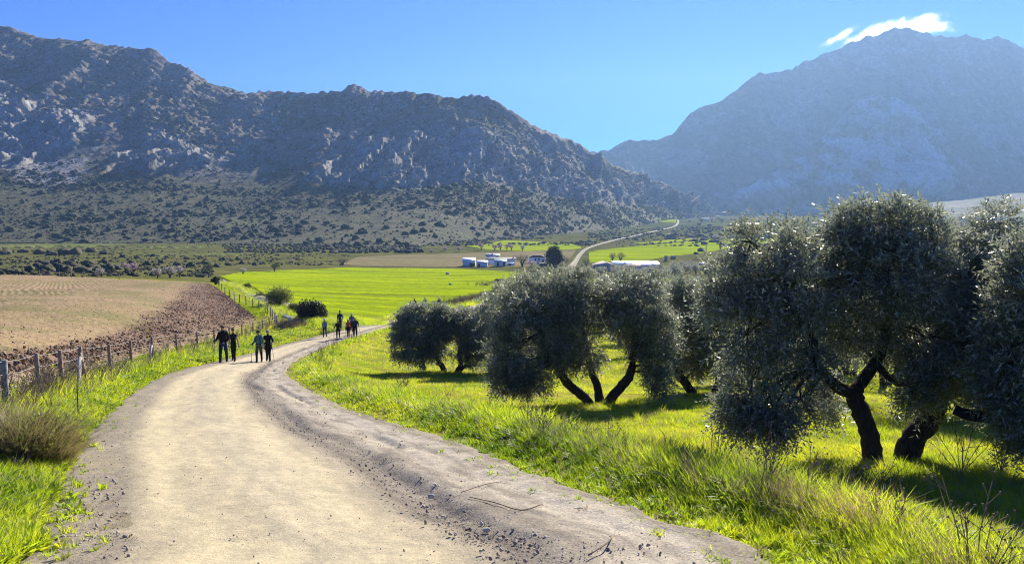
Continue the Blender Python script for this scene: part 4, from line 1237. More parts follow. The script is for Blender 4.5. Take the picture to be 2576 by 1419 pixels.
# scrub belts at the mountain's foot, on the rough flat and through the valley
def belt(name, n, u0, u1, v0, v1, s0, s1, mat, thr=None, seed=0):
    x, y, z = flat_points(n, u0, u1, v0, v1, thr, seed)
    g = np.random.default_rng(seed)
    scatter(name, list(zip(x, y, z - 0.1)), s0 + (s1 - s0) * g.random(len(x)) ** 1.5, mat, seed=seed)
M_THICK = shrub_material('olive_thicket', (0.055, 0.060, 0.033))
M_VALLEY = shrub_material('valley_scrub', (0.095, 0.095, 0.065))
belt('foot_scrub', 520, 560, 1060, 614, 637, 1.3, 3.0, M_THICK, None, 51)
belt('valley_scrub', 520, 1060, 1500, 592, 619, 0.9, 2.6, M_VALLEY, -0.1, 52)
belt('valley_scrub', 420, 1480, 1900, 572, 606, 1.2, 3.0, M_VALLEY, -0.1, 53)
belt('valley_scrub', 650, 1740, 2620, 547, 640, 1.5, 4.2, M_VALLEY, -0.15, 54)
x, y, z = flat_points(4200, -60, 880, 613, 696, -0.2, 55)
uu, vv = pix(x, y, z); kk = (uu < 535) | (vv < 668); x, y, z = x[kk], y[kk], z[kk]
scatter_gn('flat_scrub', x, y, z - 0.08, 0.16 + 0.75 * g.random(len(x)) ** 2.5, [bpy.data.objects.new('scrub_source', m) for m in SCRUBS2], 56, 0.2)
belt('roadside_scrub', 120, 1500, 1760, 596, 622, 0.8, 2.2, M_VALLEY, None, 56)

# separate bushes on the rough flat
def bush_at(u, v, wpx, label, group, meshes=SCRUBS, name='scrub_bush', flat=1.0):
    x, y, z = at(u, v)
    o = obj(name, meshes[int(g.integers(len(meshes)))])
    s = wpx / FPX * y / 1.7
    o.location = (x, y, z - 0.05 * s); o.scale = (s, s, s * flat); o.rotation_euler = (0, 0, float(g.random() * 6.28))
    return tag(o, label, 'bush', group)
for u, v, w in [(75, 683, 26), (95, 678, 30), (120, 684, 34), (145, 677, 28), (165, 686, 36), (188, 679, 34), (210, 687, 34), (232, 681, 36), (255, 677, 30), (275, 684, 34), (292, 678, 26), (110, 668, 26), (140, 664, 24), (180, 666, 28), (222, 667, 28), (262, 667, 26), (45, 690, 24), (20, 688, 26)]:
    bush_at(u, v, w, 'dark bush in the thicket on the rough flat behind the tilled field', 'dark thicket bushes on the rough flat')
for u, v, w in [(12, 641, 26), (60, 636, 20), (100, 640, 28), (130, 643, 24), (160, 641, 36), (190, 641, 30), (230, 635, 24), (262, 640, 20), (310, 648, 16), (345, 650, 14), (385, 645, 12), (420, 650, 12), (470, 652, 14), (505, 650, 12), (330, 665, 18), (370, 668, 20), (405, 663, 16), (445, 668, 18), (480, 671, 22), (515, 664, 16), (545, 672, 18), (575, 668, 14), (610, 664, 16), (640, 668, 14), (520, 690, 18), (505, 697, 16), (560, 655, 14), (600, 654, 16)]:
    bush_at(u, v, w, 'low grey scrub bush dotted over the rough flat below the mountain', 'grey scrub bushes on the rough flat')
for u, v, w in [(1232, 716, 9), (1240, 713, 10), (1252, 711, 17), (1264, 710, 11), (1276, 707, 9), (1287, 706, 12), (1222, 719, 9)]:
    bush_at(u, v, w, 'small dark shrub on the bank that cuts into the wheat', 'small shrubs on the bank in the wheat', OAKS, 'small_shrub')
bush_at(1277, 733, 20, 'lone dark shrub above the roadside weeds at the edge of the wheat', None, OAKS, 'small_shrub')

# blossoming almond trees and other small far trees
def small_tree(seed, n, leaf, crown=(1.5, 1.25), stems=2, trunk_h=1.2, spiky=False):
    g = np.random.default_rng(seed)
    mt = MB()
    for k in range(stems):
        a = g.random() * 6.28; d = np.array([math.cos(a), math.sin(a), 0]) * 0.35
        mt.tube(np.array([[0, 0, -0.2], d * 0.5 + [0, 0, trunk_h * 0.6], d * 1.6 + [0, 0, trunk_h * 1.5]]), (0.16, 0.12, 0.06), 5)
    for k in range(10):
        a = g.random() * 6.28; e = np.array([math.cos(a) * crown[0] * 0.8, math.sin(a) * crown[0] * 0.8, trunk_h + 0.6 + 1.6 * g.random()])
        mt.tube(np.array([[0, 0, trunk_h * 0.7], 0.5 * e + [0, 0, 0.5], e]), (0.07, 0.05, 0.02), 4, cap=False)
    cl = []
    for k in range(9):
        a = g.random() * 6.28; rr = crown[0] * 0.65 * math.sqrt(g.random())
        s = 0.55 + 0.3 * g.random()
        cl.append([math.cos(a) * rr, math.sin(a) * rr, trunk_h + 0.6 + crown[1] * (0.2 + 0.9 * g.random()), s, s, s * 0.8])
    V, F = leaves(np.array(cl), n, 5, leaf, 0.3, seed, 0.0, 2.0)
    return mt.mesh('trunk'), raw_mesh('crown', V, F)
def tree_set(seeds, mat, n=150, leaf=(0.26, 0.2), bark=None, **kw):
    out = []
    for s in seeds:
        a, b = small_tree(s, n, leaf, **kw); a.materials.append(bark or M_BARK); b.materials.append(mat); out.append((a, b, mat))
    return out
def blossom(name, c):
    t = NT(name)
    n = t.noise(t.objco(), 2.5, 4, 0.7)
    col = t.ramp(n, [(0.3, tuple(k * 0.72 for k in c)), (0.7, c)])
    return t.bsdf(col, 0.9, 0.1, trans=(0.35, col))
M_PINK = blossom('pink_blossom', (0.62, 0.46, 0.47)); M_WHITE = blossom('white_blossom', (0.60, 0.56, 0.50)); M_BARE = blossom('bare_twigs', (0.17, 0.14, 0.11)); M_GREY = blossom('grey_foliage', (0.13, 0.14, 0.085))
PINK = tree_set((301, 302, 303), M_PINK); WHITE = tree_set((311, 312), M_WHITE)
BARE = tree_set((321, 322), M_BARE, 260, (0.34, 0.03), trunk_h=1.0); GREYT = tree_set((331, 332), M_GREY, 220, (0.22, 0.1))
def far_tree(u, v, wpx, hpx, protos, label, group=None, name='almond_tree', cat='tree'):
    x, y, z = at(u, v)
    p = protos[int(g.integers(len(protos)))]
    root = plant_tree(name, p, x, y, hpx / FPX * y / 3.2, float(g.random() * 6.28), label, cat, group)
    s = wpx / FPX * y / 2.9
    root.scale = (s, s, root.scale[2])
    return root
A1, A1g = 'pale almond tree in blossom on the edge of the green strip behind the farm', 'blossoming almond trees behind the farm'
for u, v, w, h in [(1211, 630, 16, 15), (1245, 631, 16, 14), (1258, 631, 15, 14), (1275, 631, 15, 15), (1286, 631, 14, 14), (1315, 632, 15, 14)]:
    far_tree(u, v, w, h, PINK + WHITE, A1, A1g)
far_tree(254, 698, 24, 20, WHITE, 'white blossoming tree at the crest of the tilled field, left of the pink one')
far_tree(316, 688, 24, 26, PINK, 'pink blossoming tree, the left of the two beside the dark thicket')
far_tree(337, 692, 28, 26, PINK, 'pink blossoming tree, the right and fuller of the two beside the thicket')
for u, v, w, h in [(396, 700, 26, 22), (428, 700, 28, 26), (452, 699, 26, 26)]:
    far_tree(u, v, w, h, WHITE, 'half-bare whitish blossoming tree in the row at the far edge of the tilled field', 'half-bare whitish trees at the field edge')
far_tree(525, 699, 26, 34, WHITE + GREYT, 'tall pale tree at the far end of the fence')
far_tree(612, 692, 18, 16, WHITE, 'small pale tree alone in the wheat, casting a long shadow')
far_tree(690, 684, 30, 22, GREYT, 'grey spreading tree at the upper edge of the wheat', None, 'small_tree')
far_tree(862, 668, 32, 18, BARE, 'bare brownish bushy tree at the left corner of the fallow field', None, 'bare_tree')
for u, v, w, h in [(735, 664, 14, 10), (845, 640, 12, 9), (1120, 632, 16, 10), (1155, 634, 14, 11), (1085, 636, 14, 8), (1000, 634, 14, 9)]:
    far_tree(u, v, w, h, PINK + WHITE, 'tiny blossoming tree in the scrub at the foot of the mountain', 'tiny blossoming trees at the mountain foot')
for u, v, w, h in [(1855, 607, 16, 13), (1870, 607, 18, 15), (1800, 606, 18, 14), (1820, 608, 16, 12), (1765, 560, 16, 9), (1790, 558, 16, 9), (1815, 561, 16, 10), (1842, 557, 16, 9), (1735, 560, 14, 8), (1880, 552, 18, 10), (2035, 536, 10, 5), (2005, 541, 14, 7), (1975, 541, 12, 6), (2320, 600, 16, 12), (2360, 575, 16, 9), (2400, 572, 26, 13), (2430, 562, 20, 12), (2480, 575, 20, 12), (2380, 560, 12, 7), (1905, 541, 12, 6), (1950, 556, 14, 7), (1930, 560, 14, 7), (1985, 552, 14, 7), (2560, 560, 16, 9)]:
    far_tree(u, v, w, h, PINK + GREYT + WHITE, 'hazy pale tree in the distant valley below the right mountain', 'hazy trees in the distant valley')

# ------------------------------------------------------------------ round bushes by the track
def leafy_bush(name, u, v, wpx, hpx, n, mat, label, leaf=(0.1, 0.05), twig=0.22, seed=1, nb=9, stems=True, group=None, droop=-0.2, spread=1.0):
    x, y, z = at(u, v)
    W = wpx / FPX * y; H = hpx / FPX * y
    root = empty(name, (x, y, z), label, 'bush', group)
    g = np.random.default_rng(seed)
    cl = []
    for k in range(nb):
        a = g.random() * 6.28; rr = 0.30 * W * math.sqrt(g.random()) * spread
        s = W * (0.20 + 0.08 * g.random())
        cl.append([math.cos(a) * rr, math.sin(a) * rr * 0.8, H * (0.22 + 0.5 * g.random() * (1 - rr / W)), s, s, min(s, H * 0.36)])
    V, F = leaves(np.array(cl), n, 7, leaf, twig, seed, droop, 2.4)
    V[:, 2] = np.maximum(V[:, 2], 0.01)
    obj('foliage', raw_mesh('foliage', V, F), mat, root)
    mb = MB()
    for k in range(14):
        a = g.random() * 6.28; e = np.array([math.cos(a) * W * 0.36, math.sin(a) * W * 0.3, H * (0.5 + 0.4 * g.random())])
        mb.tube(catmull([np.array([0, 0, -0.1]), e * 0.4 + [0, 0, 0.1 * H], e], 4), np.linspace(0.04, 0.012, 9), 5, cap=False)
    tag(mb.build('stem', M_BARK, root), kind='stuff')
    return root
M_DARKBUSH = leaf_material('dark_bush_leaves', (0.022, 0.03, 0.014), (0.05, 0.06, 0.03), 0.5, 0.3, 0.1, (0.12, 0.14, 0.03))
M_GREYBUSH = leaf_material('grey_bush_leaves', (0.10, 0.12, 0.05), (0.15, 0.16, 0.085), 0.6, 0.2, 0.35, (0.22, 0.25, 0.06))
leafy_bush('round_bush', 784, 804, 78, 52, 2600, M_DARKBUSH, 'dense dark round bush at the corner where the grey track meets the road', seed=3, nb=14, leaf=(0.16, 0.08))
leafy_bush('broom_bush', 703, 772, 76, 58, 1500, M_GREYBUSH, 'large open grey-green shrub with fine upright twigs beyond the fence', leaf=(0.26, 0.028), seed=4, nb=12, droop=-0.6)
leafy_bush('small_bush', 662, 753, 34, 20, 420, M_GREYBUSH, 'low grey shrub on the bank just left of the large open shrub', leaf=(0.2, 0.04), seed=5)
leafy_bush('small_bush', 742, 784, 36, 22, 420, M_GREYBUSH, 'low grey shrub between the large open shrub and the dark round bush', leaf=(0.2, 0.04), seed=6)
leafy_bush('small_bush', 622, 727, 24, 16, 260, M_GREYBUSH, 'small grey shrub standing on top of the pale earth bank', leaf=(0.2, 0.05), seed=8)
leafy_bush('corner_bush', 541, 716, 17, 22, 260, M_DARKBUSH, 'small dark bush against the corner post at the far end of the fence', leaf=(0.22, 0.1), seed=9, nb=6)

def earth_bank():
    x, y, z = at(632, 757)
    n1, n2 = 70, 26
    a = np.linspace(0, 1, n1)[:, None]; b = np.linspace(0, 1, n2)[None]
    pa = np.array(at(604, 740)); pb = np.array(at(664, 770))
    d = (pb - pa)[:2]; L = np.linalg.norm(d); d /= L; nrm = np.array([d[1], -d[0]]) * -1
    if nrm[1] < 0: nrm = -nrm
    wid = 5.0
    X = pa[0] + d[0] * L * a + nrm[0] * wid * b; Y = pa[1] + d[1] * L * a + nrm[1] * wid * b
    hgt = 0.62 * np.sin(np.pi * np.clip(a, 0, 1)) ** 0.6 * smooth(0.0, 0.30, b) * (1 - smooth(0.62, 1.0, b))
    Z = ground_h(X, Y) - 0.08 + hgt * (1 + 0.25 * fbm(X * 0.8, Y * 0.8, oct=4, seed=7))
    me = raw_mesh('earth_bank', np.stack([X + 0 * b, Y + 0 * b, Z], -1).reshape(-1, 3), grid_faces(n1, n2), smooth_shade=True)
    tag(obj('earth_bank', me, simple('pale_earth', (0.40, 0.35, 0.26), 0.95, 0.1, 0.35, 1.6, bump=0.6, bdist=0.1, obj_space=False)), kind='structure')
earth_bank()

# ------------------------------------------------------------------ fences
M_POST = simple('weathered_wood', (0.31, 0.235, 0.165), 0.9, 0.2, 0.4, 9, bump=0.5)
M_POST_G = simple('grey_wood', (0.28, 0.265, 0.245), 0.9, 0.2, 0.4, 9, bump=0.5)
M_PALE = simple('pale_wood', (0.52, 0.50, 0.46), 0.85, 0.2, 0.2, 9)
M_WIRE = simple('fence_wire', (0.42, 0.38, 0.33), 0.5, 0.4, 0.2, 4, metal=0.3)
def fence(name, posts, rad, label, wires=(0.97, 0.72, 0.45, 0.2), wr=0.0055, braces=(), hmin=1.08, hmax=1.42):
    """posts: (u, v of the top, v of the foot, material)"""
    P3 = []
    for (u, vt, vb, m) in posts:
        x, y, z = at(u, vb)
        P3.append((x, y, z, min(max((vb - vt) / FPX * y, hmin), hmax), m))
    root = empty(name, P3[0][:3], label, 'fence')
    o0 = np.array(P3[0][:3])
    gg = np.random.default_rng(3)
    tops = []
    for i, (x, y, z, h, m) in enumerate(P3):
        p = np.array([x, y, z]) - o0
        lean = (gg.random(2) - 0.5) * 0.05
        top = p + np.array([lean[0], lean[1], h])
        mb = MB()
        r = rad * (1.2 if i == 1 and name == 'wire_fence' and rad > 0.05 else 1.0)
        mb.tube(np.array([p - [0, 0, 0.3], p + (top - p) * 0.5, top - [0, 0, 0.012], top]), (r, r * 0.98, r * 0.96, r * 0.82), 10, jit=0.05, seed=i)
        mb.build('post', m, root)
        tops.append((p, top))
    for w in wires:
        pts = []
        for i, (p, t) in enumerate(tops):
            a = p + (t - p) * w + np.array([0, -rad * 1.02, 0])
            if pts:
                mid = 0.5 * (pts[-1] + a) - np.array([0, 0, 0.03])
                pts.append(mid)
            pts.append(a)
        mb = MB(); mb.tube(np.array(pts), wr, 4, cap=False)
        mb.build('wire', M_WIRE, root)
    for i, du, dv, m, k in braces:
        p, t = tops[i]
        x, y, z, h, _ = P3[i]
        e = np.array(at(posts[i][0] + du, posts[i][2] + dv)) - o0
        mb = MB(); s = p + (t - p) * k
        mb.tube(np.array([s, 0.5 * (s + e), e - [0, 0, 0.1]]), rad * 0.85, 8)
        mb.build('brace', m, root)
    return root, P3
W, G_, K = M_POST, M_POST_G, M_PALE
FENCE_POSTS = [(-95, 922, 1085, G_), (16, 905, 1036, G_), (100, 893, 1003, W), (157, 884, 986, W), (206, 875, 968, W), (278, 866, 948, W), (331, 857, 929, W), (383, 846, 912, W), (445, 840, 893, W), (497, 833, 882, W), (540, 827, 872, W),
               (578, 821, 862, W), (609, 814, 853, W), (637, 810, 841, W), (661, 804, 833, W), (678, 797, 827, W), (696, 793, 822, K)]
fence('wire_fence', FENCE_POSTS, 0.056, 'round wooden posts strung with wire along the left side of the dirt road',
      braces=[(4, -10, 28, G_, 0.75), (4, 16, 8, W, 0.85), (7, -10, 3, K, 0.7), (7, 9, -6, W, 0.7)])
fence('wire_fence', [(696, 792, 821, K), (692, 786, 812, W), (686, 778, 804, W), (681, 773, 797, W), (673, 766, 790, W), (668, 762, 786, K), (652, 755, 780, W), (636, 752, 774, W), (619, 746, 768, W), (603, 741, 762, W), (590, 738, 757, K), (578, 731, 750, W), (566, 724, 742, W), (558, 715, 731, W), (551, 707, 722, W), (545, 701, 716, K)],
      0.06, 'second line of posts and wire running away along the grey track to the far corner', wr=0.008)
x, y, z = at(197, 1057)
mb = MB(); mb.tube(np.array([[0, 0, -0.2], [0.01, 0, 0.4], [0.02, 0, 0.72]]), 0.011, 6)
tag(mb.build('metal_stake', simple('rusty_rod', (0.10, 0.08, 0.07), 0.7, 0.3), loc=(x, y, z)), 'thin dark metal rod stuck in the verge in front of the fence', 'stake')
gp = [(100, 684, 694), (125, 686, 696), (150, 688, 697), (180, 690, 700), (208, 690.5, 701), (247, 692, 702), (300, 694, 703)]
fence('wire_fence', [(u, a, b, W) for u, a, b in gp], 0.07, 'faint distant line of thin posts along the crest of the tilled field', wires=(0.9, 0.5), wr=0.012, hmin=1.0, hmax=1.6)

# the small white notice by the track
x, y, z = at(730, 822)
sr = empty('notice_sign', (x, y, z), 'small white notice with a black mark and number beside the side track', 'sign')
s = y / FPX
mb = MB(); mb.tube(np.array([[0, 0.03, -0.3], [0, 0.03, 24 * s]]), 0.025, 8); mb.build('post', M_POST, sr)
zb, zt, hw = 13.5 * s, 24 * s, 4.4 * s
mb = MB(); mb.box(-hw, hw, -0.012, 0.012, zb, zt); mb.build('panel', simple('white_panel', (0.80, 0.80, 0.78), 0.5, 0.3, 0.03), sr)
M_BLACK = simple('black_print', (0.02, 0.02, 0.02), 0.6, 0.2, 0.05)
bm = bmesh.new(); bmesh.ops.create_circle(bm, cap_ends=True, radius=1.35 * s, segments=20, matrix=Matrix.Translation((0.3 * s, -0.016, zt - 2.2 * s)) @ Matrix.Rotation(math.pi / 2, 4, 'X') @ Matrix.Diagonal((1.15, 0.85, 1, 1)))
me = bpy.data.meshes.new('printed_mark'); bm.to_mesh(me); bm.free(); obj('printed_mark', me, M_BLACK, sr)
fc = bpy.data.curves.new('numeral', 'FONT'); fc.body = '2'; fc.size = 4.6 * s; fc.align_x = 'CENTER'
fo = bpy.data.objects.new('numeral_tmp', fc); COL.objects.link(fo)
dg = bpy.context.evaluated_depsgraph_get(); me = bpy.data.meshes.new_from_object(fo.evaluated_get(dg)); bpy.data.objects.remove(fo)
me.materials.clear()
o = obj('numeral', me, M_BLACK, sr, (0, -0.016, zb + 3.4 * s)); o.rotation_euler = (math.pi / 2, 0, 0)

# ------------------------------------------------------------------ farm buildings
M_WHITEW = simple('whitewash', (0.86, 0.86, 0.84), 0.8, 0.2, 0.08, 0.6)
M_BLUEW = simple('bluish_metal_wall', (0.62, 0.70, 0.74), 0.5, 0.4, 0.06, 0.5)
M_TINW = simple('pale_tin_roof', (0.78, 0.80, 0.82), 0.4, 0.5, 0.06, 0.8)
M_GREENR = simple('green_tin_roof', (0.36, 0.48, 0.45), 0.5, 0.4, 0.08, 0.8)
M_GREYR = simple('grey_sheet_roof', (0.33, 0.35, 0.36), 0.6, 0.3, 0.1, 0.8)
M_TILE = simple('clay_tile_roof', (0.30, 0.21, 0.16), 0.9, 0.15, 0.25, 2.5)
M_TANR = simple('weathered_tile_roof', (0.36, 0.32, 0.27), 0.9, 0.15, 0.2, 2.5)
M_BEIGE = simple('beige_render', (0.66, 0.61, 0.53), 0.85, 0.2, 0.1, 0.8)
M_DOORD = simple('dark_opening', (0.035, 0.035, 0.04), 0.7, 0.2, 0.1)
M_STONE = simple('ruin_stone', (0.33, 0.30, 0.26), 0.95, 0.1, 0.3, 2.0, bump=0.6, bdist=0.1)
M_STEEL = simple('dark_steel', (0.05, 0.05, 0.055), 0.6, 0.4, 0.1)
M_BRICKP = simple('pinkish_ruin_brick', (0.33, 0.23, 0.20), 0.9, 0.1, 0.25, 2.0)

def building(name, u0, u1, vb, hpx, depth, roof, roof_px, wall, roofm, label, openings=(), rz=0.0, over=0.25, cat='building', chimney=None, dist=None):
    """wall front spans u0..u1 with its foot at vb; openings: (kind, u0, u1, v0, v1)"""
    um = 0.5 * (u0 + u1)
    x, y, z = at(um, vb)
    if dist: x, y, z = P(um, vb, dist); z = gh(x, y)
    s = y / FPX
    root = empty(name, (x, y, z), label, cat, None, rz)
    w = 0.5 * (u1 - u0) * s; h = hpx * s; rh = roof_px * s
    mb = MB()
    if roof == 'gable_x':        # ridge along the front
        mb.box(-w, w, 0, depth, -0.6, h)
        mb.add([(-w, 0, h + .002), (-w, depth, h + .002), (-w, depth / 2, h + rh), (w, 0, h + .002), (w, depth, h + .002), (w, depth / 2, h + rh)], [(0, 1, 2), (3, 5, 4)])
    elif roof == 'gable_y':      # gable faces the camera
        V = [(-w, 0, -0.6), (w, 0, -0.6), (w, 0, h), (0, 0, h + rh), (-w, 0, h), (-w, depth, -0.6), (w, depth, -0.6), (w, depth, h), (0, depth, h + rh), (-w, depth, h)]
        mb.add(V, [(0, 1, 2, 4), (6, 5, 9, 7), (1, 6, 7, 2), (5, 0, 4, 9)]); mb.add(V, [(2, 3, 4), (7, 9, 8)])
    else:
        mb.box(-w, w, 0, depth, -0.6, h)
    mb.build('wall', wall, root)
    rb = MB(); t = 0.12
    W_ = w + over
    if roof == 'gable_x':
        for sgn, ya, yb in ((1, -over, depth / 2), (-1, depth + over, depth / 2)):
            dz = rh * over / (depth / 2)
            rb.hexa([(-W_, ya, h - dz), (W_, ya, h - dz), (W_, yb, h + rh + 0.01), (-W_, yb, h + rh + 0.01), (-W_, ya, h - dz + t), (W_, ya, h - dz + t), (W_, yb, h + rh + t), (-W_, yb, h + rh + t)])
    elif roof == 'gable_y':
        for sgn in (-1, 1):
            dz = rh * over / w
            rb.hexa([(sgn * W_, -over, h - dz), (0, -over, h + rh + 0.01), (0, depth + over, h + rh + 0.01), (sgn * W_, depth + over, h - dz), (sgn * W_, -over, h - dz + t), (0, -over, h + rh + t), (0, depth + over, h + rh + t), (sgn * W_, depth + over, h - dz + t)])
    elif roof == 'shed':
        rb.hexa([(-W_, -over, h), (W_, -over, h), (W_, depth + over, h + rh), (-W_, depth + over, h + rh), (-W_, -over, h + t), (W_, -over, h + t), (W_, depth + over, h + rh + t), (-W_, depth + over, h + rh + t)])
        mb2 = MB(); mb2.hexa([(-w, 0.05, h - .01), (w, 0.05, h - .01), (w, depth, h - .01), (-w, depth, h - .01), (-w, 0.05, h + .01), (w, 0.05, h + .01), (w, depth, h + rh), (-w, depth, h + rh)]); mb2.build('upper_wall', wall, root)
    elif roof == 'hip':
        V = [(-W_, -over, h), (W_, -over, h), (W_, depth + over, h), (-W_, depth + over, h), (-W_ * 0.12, depth / 2, h + rh), (W_ * 0.12, depth / 2, h + rh)]
        rb.add(V, [(0, 1, 5, 4), (2, 3, 4, 5), (3, 2, 1, 0)]); rb.add(V, [(1, 2, 5), (3, 0, 4)])
    if rb.v:
        ro = rb.build('roof', roofm, root)
    if chimney:
        cu, ch = chimney
        cx = (cu - um) * s
        c = MB(); c.box(cx - 0.35, cx + 0.35, depth * 0.3, depth * 0.3 + 0.7, h, h + rh + ch * s); c.build('chimney', M_WHITEW, root)
    for kind, a, b, va, vb_ in openings:
        xa, xb = (a - um) * s, (b - um) * s
        z0, z1 = (vb - vb_) * s, (vb - va) * s
        m = MB(); m.box(xa, xb, -0.05, 0.12, max(z0, 0.0), z1)
        o = m.build('door' if kind.startswith('door') else 'window', M_DOORD if not kind.endswith('white') else M_WHITEW, root)
        if kind == 'window':
            f = MB()
            for (p, q, r_, t_) in ((xa - .08, xb + .08, z1, z1 + .1), (xa - .08, xb + .08, z0 - .1, z0), (xa - .08, xa, z0, z1), (xb, xb + .08, z0, z1)): f.box(p, q, -0.08, 0.0, r_, t_)
            f.build('frame', M_WHITEW, o)
    return root
building('barn', 1164, 1195, 671.5, 15, 6.5, 'gable_x', 7.0, M_BLUEW, M_TINW, 'tall pale blue metal barn with a white roof at the left end of the farm', [('door', 1181, 1195, 661.5, 671.5)])
building('lean_to_shed', 1200, 1226, 672.5, 11, 4.0, 'shed', 4.5, M_WHITEW, M_TINW, 'low open shed with a bright sloping roof right of the blue barn', [('door', 1201, 1207, 664, 672), ('door_white', 1208, 1220, 664.5, 672)])
building('farmhouse', 1222, 1257, 667.5, 19, 7.0, 'gable_x', 3.0, M_BLUEW, M_GREYR, 'two-storey grey-roofed block standing above the other farm roofs', [('window', 1226, 1233, 652, 657), ('window', 1247, 1254, 652, 657), ('door_white', 1238, 1246, 649, 660)], chimney=(1239, 3), dist=405)
building('farmhouse', 1222, 1296, 673, 13.5, 7.0, 'gable_x', 3.6, M_WHITEW, M_TANR, 'long low white farmhouse with a faded tan roof', [('door', 1224, 1227, 664, 673), ('window', 1286, 1290, 664, 668), ('door', 1277, 1284, 664, 673)], chimney=(1292, 6), dist=388)
building('cottage', 1244, 1274, 675.5, 12, 5.0, 'shed', 4.5, M_WHITEW, M_GREENR, 'small white cottage under a green tin roof in front of the long farmhouse', [('door', 1250, 1255, 665.5, 675), ('door', 1266, 1270, 664.5, 675)], dist=371)
building('outbuilding', 1276, 1294, 673.8, 8.5, 3.5, 'flat', 1.0, M_WHITEW, M_WHITEW, 'low white outbuilding with a dark doorway at the right end of the farmhouse', [('door', 1280, 1285, 667, 673.5)], dist=372)
building('house', 1330, 1372, 670, 16, 9.0, 'hip', 6.5, M_WHITEW, M_TILE, 'white house with a brown hipped roof beside the big dark conifer', [('window', 1345, 1349, 657, 662), ('window', 1353, 1358, 657, 662), ('door', 1364, 1368, 660, 669)], dist=392)
building('shed', 1358, 1385, 674, 8, 4.0, 'shed', 2.0, M_TILE, M_TILE, 'low dark shed at the foot of the big dark conifer', [('door', 1362, 1372, 668, 673)], dist=362)
x, y, z = at(1390, 674); mb = MB()
mb.box(-0.7, -0.45, 0, 0.25, -0.3, 2.2); mb.box(0.45, 0.7, 0, 0.25, -0.3, 2.2); mb.box(-0.45, 0.45, 0.05, 0.2, 0.1, 2.0)
tag(mb.build('gate_post', M_WHITEW, loc=(x, y, z)), 'white gate and posts in the shade under the dark conifer', 'gate')
building('long_barn', 1499, 1555, 674.5, 9.5, 16.0, 'gable_y', 8.0, M_BEIGE, M_TANR, 'beige gabled end of the long farm building right of the road', [('door', 1520, 1530, 663, 674), ('window', 1507, 1511, 664, 668)], dist=345)
building('long_shed', 1545, 1640, 674, 8.5, 9.0, 'shed', 8.0, M_BEIGE, M_TINW, 'long shed with a wide shining white roof right of the beige gable', [('window', 1560, 1563, 668, 671)], dist=352)
building('annex', 1574, 1612, 675.5, 10, 4.0, 'shed', 4.0, M_WHITEW, M_TILE, 'white annex with a dark window against the long white-roofed shed', [('window', 1592, 1597, 668, 672)], chimney=(1573, 6), dist=343)
building('long_shed', 1625, 1662, 672, 6.5, 9.0, 'shed', 6.0, M_WHITEW, M_TINW, 'lower right end of the shining shed, half hidden by olive trees', [], dist=360)
# arched steel frame and the dark hut under it
x, y, z = at(1765, 676); s = y / FPX
fr = empty('steel_frame', (x, y, z), 'dark arched steel frame of an unfinished shed behind the olive grove', 'frame')
for k, dy in enumerate((0, 5.0)):
    for sx in (-20, 20):
        mb = MB(); mb.box(sx * s - 0.15, sx * s + 0.15, dy - 0.1, dy + 0.2, -0.5, 17 * s); mb.build('column', M_STEEL, fr)
    t = np.linspace(0, 1, 11)
    mb = MB(); mb.tube(np.stack([(-20 + 40 * t) * s, 0 * t + dy, (17 + 8 * np.sin(math.pi * t)) * s], 1), 0.16, 6); mb.build('arch', M_STEEL, fr)
for sx in (-20, 0, 20):
    mb = MB(); mb.tube(np.array([[sx * s, 0.1, (17 + (8 if sx == 0 else 0)) * s], [sx * s, 4.9, (17 + (8 if sx == 0 else 0)) * s]]), 0.10, 5); mb.build('purlin', M_STEEL, fr)
building('hut', 1764, 1788, 676, 14, 4, 'shed', 2, simple('dark_boards', (0.06, 0.06, 0.08), 0.8, 0.2), M_GREYR, 'dark box-shaped hut under the arched steel frame', [('door', 1768, 1774, 668, 676)], dist=338)
building('ruin', 1672, 1679, 658, 14, 1.5, 'none', 0, M_STONE, M_STONE, 'narrow standing stone pillar of a ruin in the rough green patch', [], cat='ruin')
building('ruin', 1688, 1700, 652, 8, 2.0, 'none', 0, M_STONE, M_STONE, 'low broken ruin wall right of the stone pillar', [], cat='ruin')
building('ruin', 1677, 1701, 602, 10, 7.0, 'gable_y', 4, M_BRICKP, M_BRICKP, 'pinkish roofless ruined house at the top of the upper field', [('window', 1684, 1688, 594, 598)], cat='ruin')
building('pump_house', 1121, 1129, 692, 5.5, 2.0, 'flat', 0, M_STONE, M_STONE, 'small concrete pump box in the wheat, the upper one', [], cat='pump box')
building('pump_house', 1129, 1136, 718, 5.5, 1.1, 'flat', 0, M_STONE, M_STONE, 'small concrete pump box in the wheat, the lower one', [], cat='pump box')
x, y, z = at(1776, 641); s = y / FPX
mr = empty('mast', (x, y, z), 'thin lattice mast standing in the field beyond the steel frame', 'mast')
mb = MB()
for sx in (-1, 1):
    for sy in (-1, 1): mb.tube(np.array([[sx * 0.5, sy * 0.5, -0.5], [sx * 0.06, sy * 0.06, 33 * s]]), 0.06, 4)
for k in range(8):
    z0 = 33 * s * k / 8; q = 0.5 - 0.44 * k / 8; q2 = 0.5 - 0.44 * (k + 1) / 8; z1 = 33 * s * (k + 1) / 8
    for sy in (-1, 1): mb.tube(np.array([[-q, sy * q, z0], [q2, sy * q2, z1]]), 0.035, 4); mb.tube(np.array([[sy * q, q, z0], [sy * q2, -q2, z1]]), 0.035, 4)
mb.build('lattice', M_GREYR, mr)
